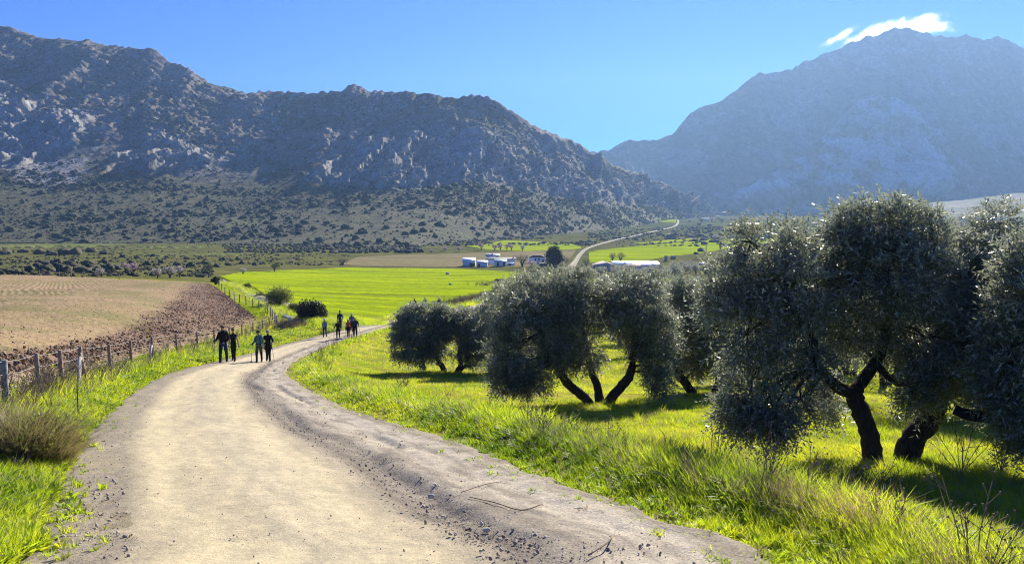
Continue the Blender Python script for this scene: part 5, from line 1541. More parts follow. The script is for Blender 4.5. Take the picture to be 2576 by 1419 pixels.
building('greenhouse', 1866, 1914, 570, 4.5, 16, 'gable_x', 3.5, M_WHITEW, simple('bright_plastic_roof', (0.86, 0.82, 0.70), 0.4, 0.4, 0.04), 'long bright plastic-roofed shed gleaming in the far valley', [], cat='greenhouse')
building('greenhouse', 2504, 2548, 544, 4, 20, 'gable_x', 3.5, M_WHITEW, bpy.data.materials['bright_plastic_roof'], 'bright narrow roof at the foot of the low hill on the far right', [], cat='greenhouse')
building('house', 1766, 1786, 556, 4.5, 12, 'gable_x', 2.0, M_WHITEW, M_TANR, 'distant white house among blossoming trees where the valley road ends', [])
building('warehouse', 2070, 2105, 541, 3.5, 30, 'gable_x', 2.0, M_WHITEW, M_TINW, 'pale distant warehouse at the foot of the hazy mountain', [])

# big dark conifer by the farm
def conifer():
    x, y, z = at(1393, 676); s = y / FPX
    root = empty('conifer', (x, y, z), 'big dense dark conifer beside the valley road at the farm', 'tree')
    mb = MB(); mb.tube(np.array([[0, 0, -0.3], [0.1, 0, 3], [0, 0, 8]]), (0.4, 0.3, 0.1), 8); mb.build('trunk', M_BARK, root)
    g = np.random.default_rng(5); cl = []
    for k in range(26):
        f = g.random(); a = g.random() * 6.28
        r = np.interp(f, [0, 0.25, 0.6, 1], [22, 27, 23, 9]) * s
        q = r * (0.75 * g.random() ** 0.5)
        cl.append([math.cos(a) * q, math.sin(a) * q, (7 + 42 * f) * s, 8 * s, 8 * s, 8 * s])
    V, F = leaves(np.array(cl), 2600, 6, (0.55, 0.2), 0.8, 9, 0.2)
    obj('crown', raw_mesh('crown', V, F), leaf_material('conifer_needles', (0.018, 0.028, 0.018), (0.03, 0.04, 0.025), 0.6, 0.2, 0.05), root)
conifer()
far_tree(1314, 672, 36, 30, BARE, 'bare brown bushy tree between the farmhouse and the hip-roofed house', None, 'bare_tree')
far_tree(1340, 674, 26, 16, PINK, 'pinkish blossoming shrub-like tree in front of the hip-roofed house')
far_tree(1352, 677, 24, 13, GREYT, 'grey bushy tree below the hip-roofed house', None, 'small_tree')
far_tree(1420, 672, 26, 26, BARE, 'bare twiggy tree leaning at the right side of the dark conifer', None, 'bare_tree')
far_tree(1541, 660, 20, 24, BARE, 'thin bare tree behind the beige gable, the left of two', None, 'bare_tree')
far_tree(1562, 660, 26, 24, BARE, 'spreading bare tree behind the beige gable, the right of two', None, 'bare_tree')
far_tree(1474, 672, 24, 20, BARE, 'round bare bush-like tree between the road and the long farm building', None, 'bare_tree')

# farm cars by the gable, tiny
def far_car(u, v, col, label):
    x, y, z = at(u, v)
    root = empty('parked_car', (x, y, z), label, 'car')
    mb = MB(); mb.hexa([(-2.1, -.85, .3), (2.1, -.85, .3), (2.1, .85, .3), (-2.1, .85, .3), (-2.05, -.8, .85), (2.05, -.8, .8), (2.05, .8, .8), (-2.05, .8, .85)])
    m = simple('car_paint', col, 0.35, 0.5, 0.05)
    mb.build('body', m, root)
    c = MB(); c.hexa([(-1.7, -.78, .852), (1.2, -.78, .852), (1.2, .78, .852), (-1.7, .78, .852), (-1.2, -.65, 1.42), (0.5, -.65, 1.42), (0.5, .65, 1.42), (-1.2, .65, 1.42)])
    c.build('cabin', M_DOORD, root)
    for sx in (-1.3, 1.3):
        for sy in (-.88, .70):
            w = MB(); w.tube(np.array([[sx, sy, .32], [sx, sy + .18, .32]]), .32, 12); w.build('wheel', M_STEEL, root)
far_car(1494, 679, (0.55, 0.56, 0.58), 'pale grey car parked left of the beige gable')
far_car(1482, 680, (0.06, 0.06, 0.08), 'dark car parked by the round bare bush')

# ------------------------------------------------------------------ walkers
M_SKIN = simple('skin', (0.45, 0.26, 0.19), 0.6, 0.3, 0.1, 8)
M_SKIN_P = simple('pale_skin', (0.58, 0.36, 0.28), 0.6, 0.3, 0.1, 8)
M_SHOE = simple('boot_leather', (0.07, 0.05, 0.04), 0.7, 0.3, 0.2, 8)
_cloth = {}
def cloth(col):
    if col not in _cloth:
        _cloth[col] = simple('cloth', col, 0.9, 0.15, 0.25, 7, bump=0.3, bdist=0.02)
    return _cloth[col]
def hand_parts(mb, w, d, flip, curl=0.7):
    """palm, four unequal bent fingers and a thumb that leaves the side of the palm"""
    d = unit(np.asarray(d, float)); ref = np.array([0.0, -1.0, 0.0])
    side = unit(np.cross(d, ref)); nrm = np.cross(side, d)
    c = w + d * 0.045
    V = []
    for t_, wd in ((0.0, 0.026), (0.085, 0.042)):
        for a in (-1, 1):
            for b in (-1, 1): V.append(w + d * t_ + side * a * wd + nrm * b * 0.014)
    mb.add(V, [(0, 1, 3, 2), (4, 6, 7, 5), (0, 4, 5, 1), (2, 3, 7, 6), (0, 2, 6, 4), (1, 5, 7, 3)])
    for i, L in enumerate((0.068, 0.078, 0.072, 0.056)):
        o = w + d * 0.08 + side * (-0.031 + 0.0207 * i)
        p1 = o + d * L * 0.45 + nrm * L * 0.15 * curl; p2 = p1 + d * L * 0.22 * (1 - 0.5 * curl) + nrm * L * 0.42 * curl; p3 = p2 - d * L * 0.12 * curl + nrm * L * 0.25 * curl
        mb.tube(np.array([o, p1, p2, p3]), (0.0095, 0.009, 0.0085, 0.007), 5)
    o = w + d * 0.03 + side * 0.036 * flip
    mb.tube(np.array([o, o + side * flip * 0.022 + d * 0.024, o + side * flip * 0.024 + d * 0.048 + nrm * 0.016, o + side * flip * 0.014 + d * 0.062 + nrm * 0.028]), (0.012, 0.0115, 0.010, 0.008), 5)

def person(u, v, vtop, label, top, legs, hair=None, hat=None, skin=None, sleeves='long', arms=('swing', 'swing'), stride=0.2, lead=1, pack=None, straps=None, shoe=None, bulk=1.0, yaw=0.0, glasses=False, waist=None, bun=False, longhair=False, headyaw=0.0, shorts=None, poles=(), pole_labels=(), headtilt=0.0, dist=None):
    if dist: x, y, z = P(u, v, dist); x = float(x); y = float(y); z = gh(x, y) + 0.012 + .0007 * math.hypot(x, y)
    else:
        x, y, z = at(u, v); z += 0.012 + .0007 * math.hypot(x, y)
    H = (v - vtop) / FPX * y / 0.985
    H = min(max(H, 1.5), 1.95)
    k = H / 1.77
    root = empty('person', (x, y, z), label, 'person', 'walkers on the dirt road')
    root.rotation_euler = (0, 0, yaw)
    skin = skin or M_SKIN
    b = bulk
    vs, rad, ed, tg = [], [], [], []
    def add(p, r, par, t_):
        vs.append(p); rad.append(r if isinstance(r, tuple) else (r, r)); tg.append(t_)
        if par is not None: ed.append((par, len(vs) - 1))
        return len(vs) - 1
    pel = add((0, 0, 0.96), (0.155 * b, 0.125 * b), None, 'legs')
    sp = add((0, 0.01, 1.13), (0.140 * b, 0.110 * b), pel, 'top')
    ch = add((0, 0.01, 1.32), (0.175 * b, 0.138 * b), sp, 'top')
    nb = add((0, 0.015, 1.455), (0.085, 0.075), ch, 'top')
    nk = add((0, 0.0, 1.515), (0.054, 0.054), nb, 'skin')
    ht = headtilt
    h1 = add((0, -0.018 - ht * 0.5, 1.585), (0.066, 0.074), nk, 'skin')
    h2 = add((0, -0.012 - ht, 1.665), (0.078, 0.090), h1, 'skin')
    h3 = add((0, -0.002 - ht, 1.735), (0.052, 0.062), h2, 'skin')
    hands = []
    for s, mode in ((-1, arms[0]), (1, arms[1])):
        sh = add((0.175 * s * b, 0.012, 1.415), 0.073 * b, ch, 'top')
        if mode == 'pole': el, wr = (0.255 * s * b, 0.03, 1.15), (0.27 * s * b, -0.22, 1.07)
        elif mode == 'front': el, wr = (0.25 * s * b, 0.05, 1.14), (0.13 * s, -0.22, 1.00)
        elif mode == 'fwd': el, wr = (0.225 * s * b, -0.06, 1.14), (0.235 * s * b, -0.25, 0.95)
        elif mode == 'out': el, wr = (0.25 * s * b, 0.02, 1.13), (0.31 * s * b, -0.02, 0.88)
        else: el, wr = (0.225 * s * b, 0.04, 1.14), (0.24 * s * b, -0.03, 0.89)
        e = add(el, 0.060 * b, sh, 'top' if sleeves == 'long' else 'skin')
        w = add(wr, 0.040, e, 'top' if sleeves == 'long' else 'skin')
        hands.append((np.array(wr), np.array(wr) - np.array(el), s))
    for s in (-1, 1):
        f = stride * (1 if s == lead else -1)
        hp = add((0.088 * s, 0.0, 0.90), 0.112 * b, pel, 'legs')
        bend = 0.06 if f > 0 else -0.02
        kn = add((0.098 * s, -f * 0.55 - bend, 0.505), 0.078 * b, hp, 'legs2')
        lift = 0.0 if f > 0 else 0.045
        an = add((0.100 * s, -f * 1.0 + 0.02, 0.095 + lift), 0.054 * b, kn, 'legs2')
        toe = add((0.110 * s, -f * 1.0 - 0.15, 0.042 + (0.0 if f > 0 else 0.005)), 0.040, an, 'shoe')
        hl = add((0.100 * s, -f * 1.0 + 0.07, 0.040 + lift), 0.036, an, 'shoe')
    me = bpy.data.meshes.new('skeleton')
    me.from_pydata([tuple(np.array(p) * k) for p in vs], ed, [])
    o = bpy.data.objects.new('skeleton', me); COL.objects.link(o)
    sk = o.modifiers.new('Skin', 'SKIN'); sk.use_smooth_shade = True
    for i, q in enumerate(me.skin_vertices[0].data):
        q.radius = (rad[i][0] * k, rad[i][1] * k); q.use_root = (i == 0)
    ss = o.modifiers.new('Sub', 'SUBSURF'); ss.levels = 1; ss.render_levels = 1
    dg = bpy.context.evaluated_depsgraph_get()
    m2 = bpy.data.meshes.new_from_object(o.evaluated_get(dg))
    bpy.data.objects.remove(o)
    n = len(m2.vertices)
    BV = np.empty(n * 3, np.float32); m2.vertices.foreach_get('co', BV); BV = BV.reshape(-1, 3).astype(float)
    BV[:, 1] *= 0.86
    BV[:, 2] -= BV[:, 2].min()
    polys = [tuple(p.vertices) for p in m2.polygons]
    cen = np.array([BV[list(p)].mean(0) for p in polys]) / k
    A = np.array([vs[a] for a, c in ed]); B = np.array([vs[c] for a, c in ed]); T = [tg[c] for a, c in ed]
    d = B - A
    t_ = np.clip(((cen[:, None] - A[None]) * d[None]).sum(-1) / (d * d).sum(-1)[None], 0, 1)
    rv = np.array([0.5 * (rad[a][0] + rad[c][0]) for a, c in ed])
    near = (np.sqrt(((cen[:, None] - (A[None] + d[None] * t_[..., None])) ** 2).sum(-1)) - rv[None]).argmin(1)
    order = ['skin', 'top', 'legs', 'legs2', 'shoe']
    mats = [skin, cloth(top), cloth(shorts or legs), cloth(legs), shoe or M_SHOE]
    idx = np.array([order.index(T[i]) for i in near])
    idx[(idx == 2) & (cen[:, 2] > 0.995)] = 1; idx[(idx == 1) & (cen[:, 2] < 0.96) & (np.abs(cen[:, 0]) < 0.19 * b)] = 2
    if shorts: idx[(idx == 3) & (cen[:, 2] > 0.60)] = 2
    # hands and the face are welded into the same mesh
    mb = MB()
    for w, dd, s in hands: hand_parts(mb, w * np.array([1, 0.86, 1]) * k, dd * np.array([1, 0.86, 1]), -s)
    hx = np.array([0, -0.012 - ht, 1.64]) * np.array([1, 0.86, 1])
    for s in (-1, 1): mb.lump((hx + [0.078 * s, 0.015, 0.005]) * k, 0.024 * k, 1, 0.0, 0, (0.45, 0.8, 1.3))
    mb.add([(np.array(q) + hx) * k for q in ((-0.015, -0.078, -0.018), (0.015, -0.078, -0.018), (0, -0.108, -0.014), (0, -0.080, 0.028))], [(0, 1, 2), (0, 2, 3), (1, 3, 2), (0, 3, 1)])
    eye = MB()
    for s in (-1, 1): eye.lump((hx + [0.030 * s, -0.074, 0.022]) * k, (0.022 if glasses else 0.011) * k, 1, 0.0, 0, (1.2, 0.45, 0.8))
    mouth = MB(); mouth.box((-0.022) * k, 0.022 * k, (hx[1] - 0.074) * k, (hx[1] - 0.060) * k, (hx[2] - 0.050) * k, (hx[2] - 0.042) * k)
    V = [BV]; F = list(polys); mi = list(idx); off = n
    for q, mm in ((mb, 0), (eye, 5), (mouth, 6)):
        W_ = np.vstack(q.v)
        V.append(W_)
        for f in q.f3 + q.f4:
            for r in f: F.append(tuple(int(a) + off for a in r)); mi.append(mm)
        off += len(W_)
    V = np.vstack(V)
    if headyaw:
        hm = V[:, 2] > 1.53 * k
        c, s_ = math.cos(headyaw), math.sin(headyaw)
        V[hm, 0], V[hm, 1] = V[hm, 0] * c - V[hm, 1] * s_, V[hm, 0] * s_ + V[hm, 1] * c
    bme = bpy.data.meshes.new('body'); bme.from_pydata([tuple(q) for q in V], [], F)
    for m_ in mats + [M_BLACK, simple('lips', (0.30, 0.13, 0.11), 0.6, 0.2, 0.1)]: bme.materials.append(m_)
    bme.polygons.foreach_set('material_index', np.array(mi, np.int32)); bme.polygons.foreach_set('use_smooth', np.ones(len(F), bool)); bme.update()
    body = obj('body', bme, None, root)
    hz = np.array([0, -0.008 - ht, 1.668]) * np.array([1, 0.86, 1])
    if hair is not None:
        Vh, Fh = ico(3)
        nz = fbm(Vh[:, 0] * 3, Vh[:, 1] * 3, Vh[:, 2] * 3, oct=2, seed=5)
        keep = (Vh[:, 2] > 0.05) | (Vh[:, 1] > 0.15)
        Vh = Vh * (1 + 0.05 * nz[:, None]) * np.array([0.088, 0.094, 0.098])
        Vh[:, 2] = np.where(Vh[:, 1] > 0, Vh[:, 2], np.maximum(Vh[:, 2], 0.030 + 0.25 * np.maximum(0, 0.05 + Vh[:, 1])))
        Vh = (Vh + hz + [0, 0.012, 0.004]) * k
        hm = MB(); hm.add(Vh, Fh)
        if bun: hm.lump((hz + [0, 0.075, 0.085]) * k, 0.045 * k, 2, 0.12, 3)
        if longhair:
            for s in (-1, 0, 1): hm.tube(np.array([hz + [0.06 * s, 0.06, 0.0], hz + [0.085 * s, 0.065, -0.12], hz + [0.085 * s, 0.055, -0.24]]) * k, (0.05 * k, 0.048 * k, 0.025 * k), 8)
        hm.build('hair', simple('hair', hair, 0.8, 0.3, 0.3, 20), root, True)
    if hat is not None:
        kind, hc = hat
        hm = MB()
        Vh, Fh = ico(3)
        Vh = Vh * np.array([0.099, 0.106, 0.098]); Vh[:, 2] = np.maximum(Vh[:, 2], 0.0)
        hm.add((Vh + hz + [0, 0.005, 0.020]) * k, Fh)
        if kind == 'sunhat':
            th = np.linspace(0, 2 * math.pi, 24, endpoint=False)
            ring = lambda r, zz: np.stack([np.cos(th) * r * 0.95, np.sin(th) * r, 0 * th + zz], 1)
            Vb = np.vstack([ring(0.095, 0.028), ring(0.175, 0.005), ring(0.175, 0.0), ring(0.095, 0.020)])
            Fb = [(a * 24 + j, a * 24 + (j + 1) % 24, ((a + 1) % 4) * 24 + (j + 1) % 24, ((a + 1) % 4) * 24 + j) for a in range(4) for j in range(24)]
            hm.add((Vb + hz) * k, Fb)
        else:
            hm.hexa((np.array([(-0.07, -0.09, 0.020), (0.07, -0.09, 0.020), (0.055, -0.17, 0.006), (-0.055, -0.17, 0.006), (-0.07, -0.09, 0.028), (0.07, -0.09, 0.028), (0.055, -0.17, 0.012), (-0.055, -0.17, 0.012)]) + hz) * k)
        hm.build('hat', cloth(hc), root, True)
    if pack is not None:
        pm = MB(); V_, F_ = ico(3)
        e = 0.55; q = np.sign(V_) * np.abs(V_) ** e
        q = q * np.array([0.155, 0.10, 0.235]) + np.array([0, 0.235, 1.27])
        pm.add(q * k, F_); po = pm.build('backpack', cloth(pack), root, True)
        for s in (-1, 1):
            st = MB(); st.tube(catmull(np.array([[0.10 * s, 0.12, 1.47], [0.105 * s, -0.045, 1.46], [0.105 * s, -0.152 * 0.86 * b, 1.33], [0.135 * s, -0.12 * b, 1.16], [0.16 * s, 0.05, 1.08]]) * k, 4), 0.022 * k, 6)
            st.build('strap', cloth(straps or (0.02, 0.02, 0.022)), po)
        st = MB(); st.tube(np.array([[-0.16, 0.03, 1.04], [-0.11, -0.115 * b, 1.03], [0, -0.14 * b, 1.03], [0.11, -0.115 * b, 1.03], [0.16, 0.03, 1.04]]) * k, 0.022 * k, 6)
        st.build('hip_belt', cloth(straps or (0.02, 0.02, 0.022)), po)
    if waist is not None:
        wm = MB()
        th = np.linspace(0, 2 * math.pi, 20, endpoint=False)
        rings = [np.stack([np.cos(th) * (0.165 + q) * b, np.sin(th) * (0.135 + q) * b, 0 * th + zz], 1) for q, zz in ((0.0, 1.05), (0.02, 1.02), (0.045, 0.80), (0.05, 0.70))]
        Vw = np.vstack(rings) * (1 + 0.04 * (np.random.default_rng(2).random((80, 1)) - 0.5))
        wm.add(Vw * k, [(a * 20 + j, a * 20 + (j + 1) % 20, (a + 1) * 20 + (j + 1) % 20, (a + 1) * 20 + j) for a in range(3) for j in range(20)])
        wm.build('tied_jacket', cloth(waist), root, True)
    # trekking poles: held, so things of their own
    cy, sy_ = math.cos(yaw), math.sin(yaw)
    for (hi, dx, dy), lab in zip(poles, pole_labels):
        w, dd, s = hands[hi]
        gp_ = (w * np.array([1, 0.86, 1]) + unit(dd) * 0.06) * k
        gp_ = np.array([gp_[0] * cy - gp_[1] * sy_, gp_[0] * sy_ + gp_[1] * cy, gp_[2]])
        gw = np.array([x, y, z]) + gp_
        ex, ey = gw[0] + dx, gw[1] + dy
        ez = float(base_h(np.array([ex]), np.array([ey]))[0]) + 0.012 + .0007 * math.hypot(ex, ey)
        pr = empty('trekking_pole', (ex, ey, ez), lab, 'pole', 'trekking poles of the walkers')
        a = gw - np.array([ex, ey, ez])
        t_ = unit(a)
        m = MB(); m.tube(np.array([[0, 0, 0], a]), 0.010 if y < 50 else 0.014, 6); m.build('shaft', M_TANR if y > 50 else M_GREYR, pr)
        m = MB(); m.tube(np.array([a - t_ * 0.07, a + t_ * 0.08]), 0.02, 7); m.build('grip', M_BLACK, pr)
        m = MB(); m.tube(np.array([t_ * 0.05, t_ * 0.06]), 0.045, 10); m.build('basket', M_BLACK, pr)
    return root
BK, NV, TL, GR = (0.016, 0.016, 0.018), (0.018, 0.026, 0.085), (0.11, 0.22, 0.21), (0.06, 0.08, 0.072)
person(563, 914.5, 819, 'tall man in a black pullover and dark navy trousers walking with one pole', BK, NV, hair=(0.06, 0.04, 0.03), arms=('pole', 'front'), stride=0.17, lead=-1, bulk=1.06, poles=[(0, -0.05, -0.12)], pole_labels=['trekking pole held by the tall man in the black pullover'], headtilt=0.03, pack=(0.02, 0.02, 0.022))
person(588.5, 910.5, 827, 'woman in a black sleeveless top and black leggings, hair tied up, arm bare', BK, BK, hair=(0.05, 0.03, 0.02), bun=True, sleeves='none', arms=('swing', 'out'), stride=0.16, lead=1, glasses=True, headyaw=0.5, bulk=0.92, skin=M_SKIN_P)
person(652.5, 913.5, 832, 'walker in a teal jacket, dark cap and grey shorts over black leggings with backpack straps', TL, BK, hair=(0.05, 0.04, 0.03), hat=('cap', (0.02, 0.022, 0.035)), arms=('pole', 'swing'), stride=0.13, lead=-1, pack=(0.06, 0.12, 0.12), shorts=GR, poles=[(0, -0.06, -0.05), (0, 0.0, -0.22)], pole_labels=['left of the two trekking poles in the teal-jacketed walker\'s hand', 'right of the two trekking poles in the teal-jacketed walker\'s hand'], headtilt=0.05, bulk=0.98)
person(675.5, 911, 831, 'grey-haired walker all in black with bare forearms, beside the teal jacket', BK, BK, hair=(0.45, 0.43, 0.40), arms=('front', 'pole'), sleeves='long', stride=0.10, lead=1, poles=[(1, 0.12, -0.10)], pole_labels=['trekking pole held by the grey-haired walker in black'], bulk=1.08, skin=M_SKIN_P, waist=BK)
person(817.5, 849.5, 802.5, 'walker in a dusty teal top and white sun hat, leftmost of the second group', (0.12, 0.22, 0.22), NV, hat=('sunhat', (0.75, 0.73, 0.68)), hair=(0.2, 0.15, 0.1), arms=('swing', 'fwd'), stride=0.2, lead=-1, bulk=0.98, poles=[(1, 0.05, -0.1)], pole_labels=['trekking pole of the walker in the white sun hat'])
person(851, 853.5, 806, 'white-haired walker with black backpack straps holding a pole out to the side', (0.02, 0.02, 0.02), BK, hair=(0.7, 0.68, 0.64), arms=('pole', 'swing'), stride=0.12, lead=-1, bulk=1.08, pack=(0.02, 0.02, 0.02), poles=[(0, -0.03, -0.1)], pole_labels=['trekking pole of the white-haired walker'], shoe=simple('pale_shoe', (0.5, 0.48, 0.45), 0.8, 0.2))
person(856, 846, 795, 'walker in a navy jacket with a topknot, behind the white-haired walker', NV, BK, hair=(0.03, 0.025, 0.02), bun=True, arms=('swing', 'pole'), stride=0.15, lead=1, poles=[(1, 0.08, -0.1)], pole_labels=['trekking pole of the walker with the topknot'], dist=67)
person(876.5, 851, 804.5, 'woman in a rust-red top with a dark jacket tied round her waist', (0.42, 0.085, 0.045), BK, hair=(0.28, 0.2, 0.11), longhair=True, arms=('swing', 'swing'), stride=0.16, lead=1, waist=BK, hat=('cap', (0.7, 0.68, 0.62)), bulk=0.98, poles=[(0, -0.05, -0.05)], pole_labels=['trekking pole of the woman in the rust-red top'])
person(885.5, 846.5, 799, 'walker in a grey top and white cap, half hidden behind the woman in rust red', (0.12, 0.12, 0.14), BK, hair=(0.2, 0.16, 0.12), hat=('cap', (0.78, 0.76, 0.72)), arms=('swing', 'swing'), stride=0.18, lead=1, dist=66)
person(894, 850, 800, 'broad walker in a dark blue jacket with a pole angled out to the right', (0.03, 0.05, 0.07), BK, hair=(0.1, 0.08, 0.06), hat=('cap', (0.6, 0.58, 0.52)), arms=('swing', 'pole'), stride=0.12, lead=-1, bulk=1.18, poles=[(1, 0.30, -0.1)], pole_labels=['trekking pole of the broad walker in dark blue'], pack=(0.03, 0.05, 0.07))
person(1033, 809, 776.5, 'dark walker whose head just shows over the round-headed olive, the left and lower one', BK, BK, hair=(0.12, 0.1, 0.08), dist=96)
person(1043, 805, 768, 'dark-haired walker standing taller behind the round-headed olive', BK, BK, hair=(0.02, 0.02, 0.02), dist=98)
person(1070, 799, 762, 'walker in pale clothes almost hidden behind the round-headed olive', (0.40, 0.38, 0.34), BK, hat=('sunhat', (0.8, 0.76, 0.6)), hair=(0.2, 0.15, 0.1), dist=103)
person(1105, 801, 770, 'dark walker with a pale cap, rightmost behind the round-headed olive', BK, BK, hat=('cap', (0.75, 0.73, 0.65)), hair=(0.2, 0.15, 0.1), dist=108)

# ------------------------------------------------------------------ grass, weeds and stones (stuff)
def blades(n, h, w, spread, lean, seed, segs=3, flat=0.0):
    """a tuft of n bent blades"""
    g = np.random.default_rng(seed)
    V, F3, F4 = [], [], []
    k = 0
    for i in range(n):
        a = g.random() * 6.28; r = spread * math.sqrt(g.random())
        b = np.array([math.cos(a) * r, math.sin(a) * r, -0.02])
        d = np.array([math.cos(a + g.normal() * 0.8), math.sin(a + g.normal() * 0.8), 0])
        L = h * (0.55 + 0.6 * g.random()); ln = lean * (0.4 + 1.0 * g.random())
        fa = g.random() * 6.28
        sd = np.array([math.cos(fa), math.sin(fa), 0])
        ww = w * (0.7 + 0.6 * g.random())
        for s in range(segs):
            t = s / segs
            p = b + d * L * ln * t ** 1.8 + np.array([0, 0, L * t * (1 - 0.25 * ln * t)])
            q = ww * (1 - 0.75 * t) * 0.5 if not flat else ww * 0.5 * math.sin(math.pi * min(0.15 + t * 0.75, 1))
            V += [p - sd * q, p + sd * q]
        V.append(b + d * L * ln + np.array([0, 0, L * (1 - 0.25 * ln)]))
        for s in range(segs - 1): F4.append((k + 2 * s, k + 2 * s + 1, k + 2 * s + 3, k + 2 * s + 2))
        e = k + 2 * (segs - 1)
        F3.append((e, e + 1, e + 2)); k += 2 * segs + 1
    return np.array(V), np.array(F3), np.array(F4)

def grass_material(name, c1, c2, trans, tcol, rnd_dry=None, rough=0.5):
    t = NT(name)
    r = t.rnd()
    c = t.mix(r, c1, c2)
    n = t.noise(t.pos(), 0.55, 4)
    vr = t.ramp(n, [(0.32, (0.45, 0.58, 0.6)), (0.52, (1.0, 1.0, 1.0)), (0.70, (1.35, 1.2, 1.3))])
    c = t.mix(1.0, c, vr, 'MULTIPLY')
    tc = t.mix(1.0, t.mix(1.0, tcol, vr, 'MULTIPLY'), t.ramp(r, [(0, (0.75, 0.85, 0.8)), (1, (1.2, 1.05, 1.0))]), 'MULTIPLY')
    if rnd_dry:
        k = t.ramp(t.math('FRACT', t.math('MULTIPLY', r, 17.3)), [(1 - rnd_dry[0] - 0.02, (0, 0, 0)), (1 - rnd_dry[0], (1, 1, 1))])
        c = t.mix(k, c, rnd_dry[1]); tc = t.mix(k, tc, rnd_dry[1])
    return t.bsdf(c, rough, 0.45, trans=(trans, tc))

def tuft_set(name, specs, mat):
    out = []
    for i, s in enumerate(specs):
        V, F3, F4 = blades(*s)
        me = raw_mesh(name, V, [F3, F4]); me.materials.append(mat)
        out.append(bpy.data.objects.new(name + '_source', me))
    return out

M_GRASS = grass_material('verge_grass', (0.14, 0.21, 0.010), (0.27, 0.31, 0.018), 0.58, (0.64, 0.80, 0.03), (0.08, (0.42, 0.36, 0.18)))
M_SHORT = grass_material('short_grass', (0.17, 0.25, 0.008), (0.32, 0.36, 0.018), 0.5, (0.70, 0.80, 0.03), (0.24, (0.42, 0.38, 0.13)))
M_WEED = grass_material('leafy_weeds', (0.13, 0.20, 0.012), (0.24, 0.31, 0.016), 0.5, (0.58, 0.74, 0.03), (0.05, (0.4, 0.34, 0.16)))
M_DRY = grass_material('dry_grass', (0.30, 0.23, 0.12), (0.22, 0.19, 0.09), 0.35, (0.45, 0.36, 0.18), None, 0.6)
M_STALK = grass_material('dead_stalks', (0.16, 0.115, 0.085), (0.24, 0.19, 0.14), 0.15, (0.3, 0.22, 0.15), None, 0.8)
T_GRASS = tuft_set('grass_tuft', [(15, 1.0, 0.040, 0.24, 0.45, 1), (12, 1.0, 0.048, 0.22, 0.65, 2), (16, 0.85, 0.036, 0.28, 0.8, 3), (10, 1.2, 0.040, 0.16, 0.35, 4)], M_GRASS)
T_SHORT = tuft_set('short_tuft', [(22, 1.0, 0.09, 1.1, 0.7, 11), (22, 0.9, 0.10, 1.2, 0.9, 12), (18, 1.1, 0.085, 1.0, 0.5, 13)], M_SHORT)
T_WEED = tuft_set('weed_tuft', [(14, 1.0, 0.24, 0.55, 0.9, 21, 4, 1.0), (12, 0.9, 0.28, 0.55, 1.1, 22, 4, 1.0), (16, 1.1, 0.14, 0.5, 0.6, 23, 4, 0.0)], M_WEED)
T_WEEDV = tuft_set('broad_weed', [(9, 0.75, 0.17, 0.45, 0.9, 51, 4, 1.0), (8, 0.7, 0.12, 0.4, 1.1, 52, 4, 1.0)], M_WEED)
T_DRY = tuft_set('dry_tuft', [(26, 1.0, 0.014, 0.22, 0.5, 31), (22, 0.9, 0.016, 0.25, 0.8, 32)], M_DRY)
def stalk_tuft(seed):
    g = np.random.default_rng(seed); mb = MB()
    for k in range(5):
        a = g.random() * 6.28; d = np.array([math.cos(a), math.sin(a), 0]) * 0.25
        tip = d * (0.6 + g.random()) + np.array([0, 0, 0.7 + 0.4 * g.random()])
        mid = tip * 0.5 + (g.random(3) - 0.5) * 0.08
        mb.tube(np.array([d * 0.2, mid, tip]), (0.010, 0.008, 0.005), 3, cap=False)
        for j in range(5):
            t = 0.45 + 0.55 * g.random(); p = tip * t; e = p + np.array([g.normal() * 0.11, g.normal() * 0.11, 0.08 + 0.12 * g.random()])
            mb.tube(np.array([p, e]), (0.005, 0.0035), 3, cap=False)
            mb.lump(e, 0.014, 0 if False else 1, 0.3, j, (1, 1, 1.3))
    me = mb.mesh('stalk'); me.materials.append(M_STALK)
    return bpy.data.objects.new('stalk_source', me)
T_STALK = [stalk_tuft(s) for s in (41, 42, 43)]

def ring_points(n, rmin, rmax, ph0, ph1, seed, power=1.0):
    """points with a density that thins out with distance"""
    g = np.random.default_rng(seed)
    r = np.exp(np.log(rmin) + (np.log(rmax) - np.log(rmin)) * g.random(n) ** power)
    ph = ph0 + (ph1 - ph0) * g.random(n)
    return r * np.sin(ph), r * np.cos(ph)

TB = [(t, np.array([p[0] for p in FENCE_POSTS])) for t in (0,)]
_fp = np.array([at(u, vb)[:2] for u, vt, vb, m in FENCE_POSTS]); _fp = np.vstack([_fp[0] + (_fp[0] - _fp[1]) * 3, _fp])
def grass_zone(x, y):
    dl, dr = road_side(x, y)
    df, sf = seg_dist(x, y, _fp)
    return dl, dr, df, sf
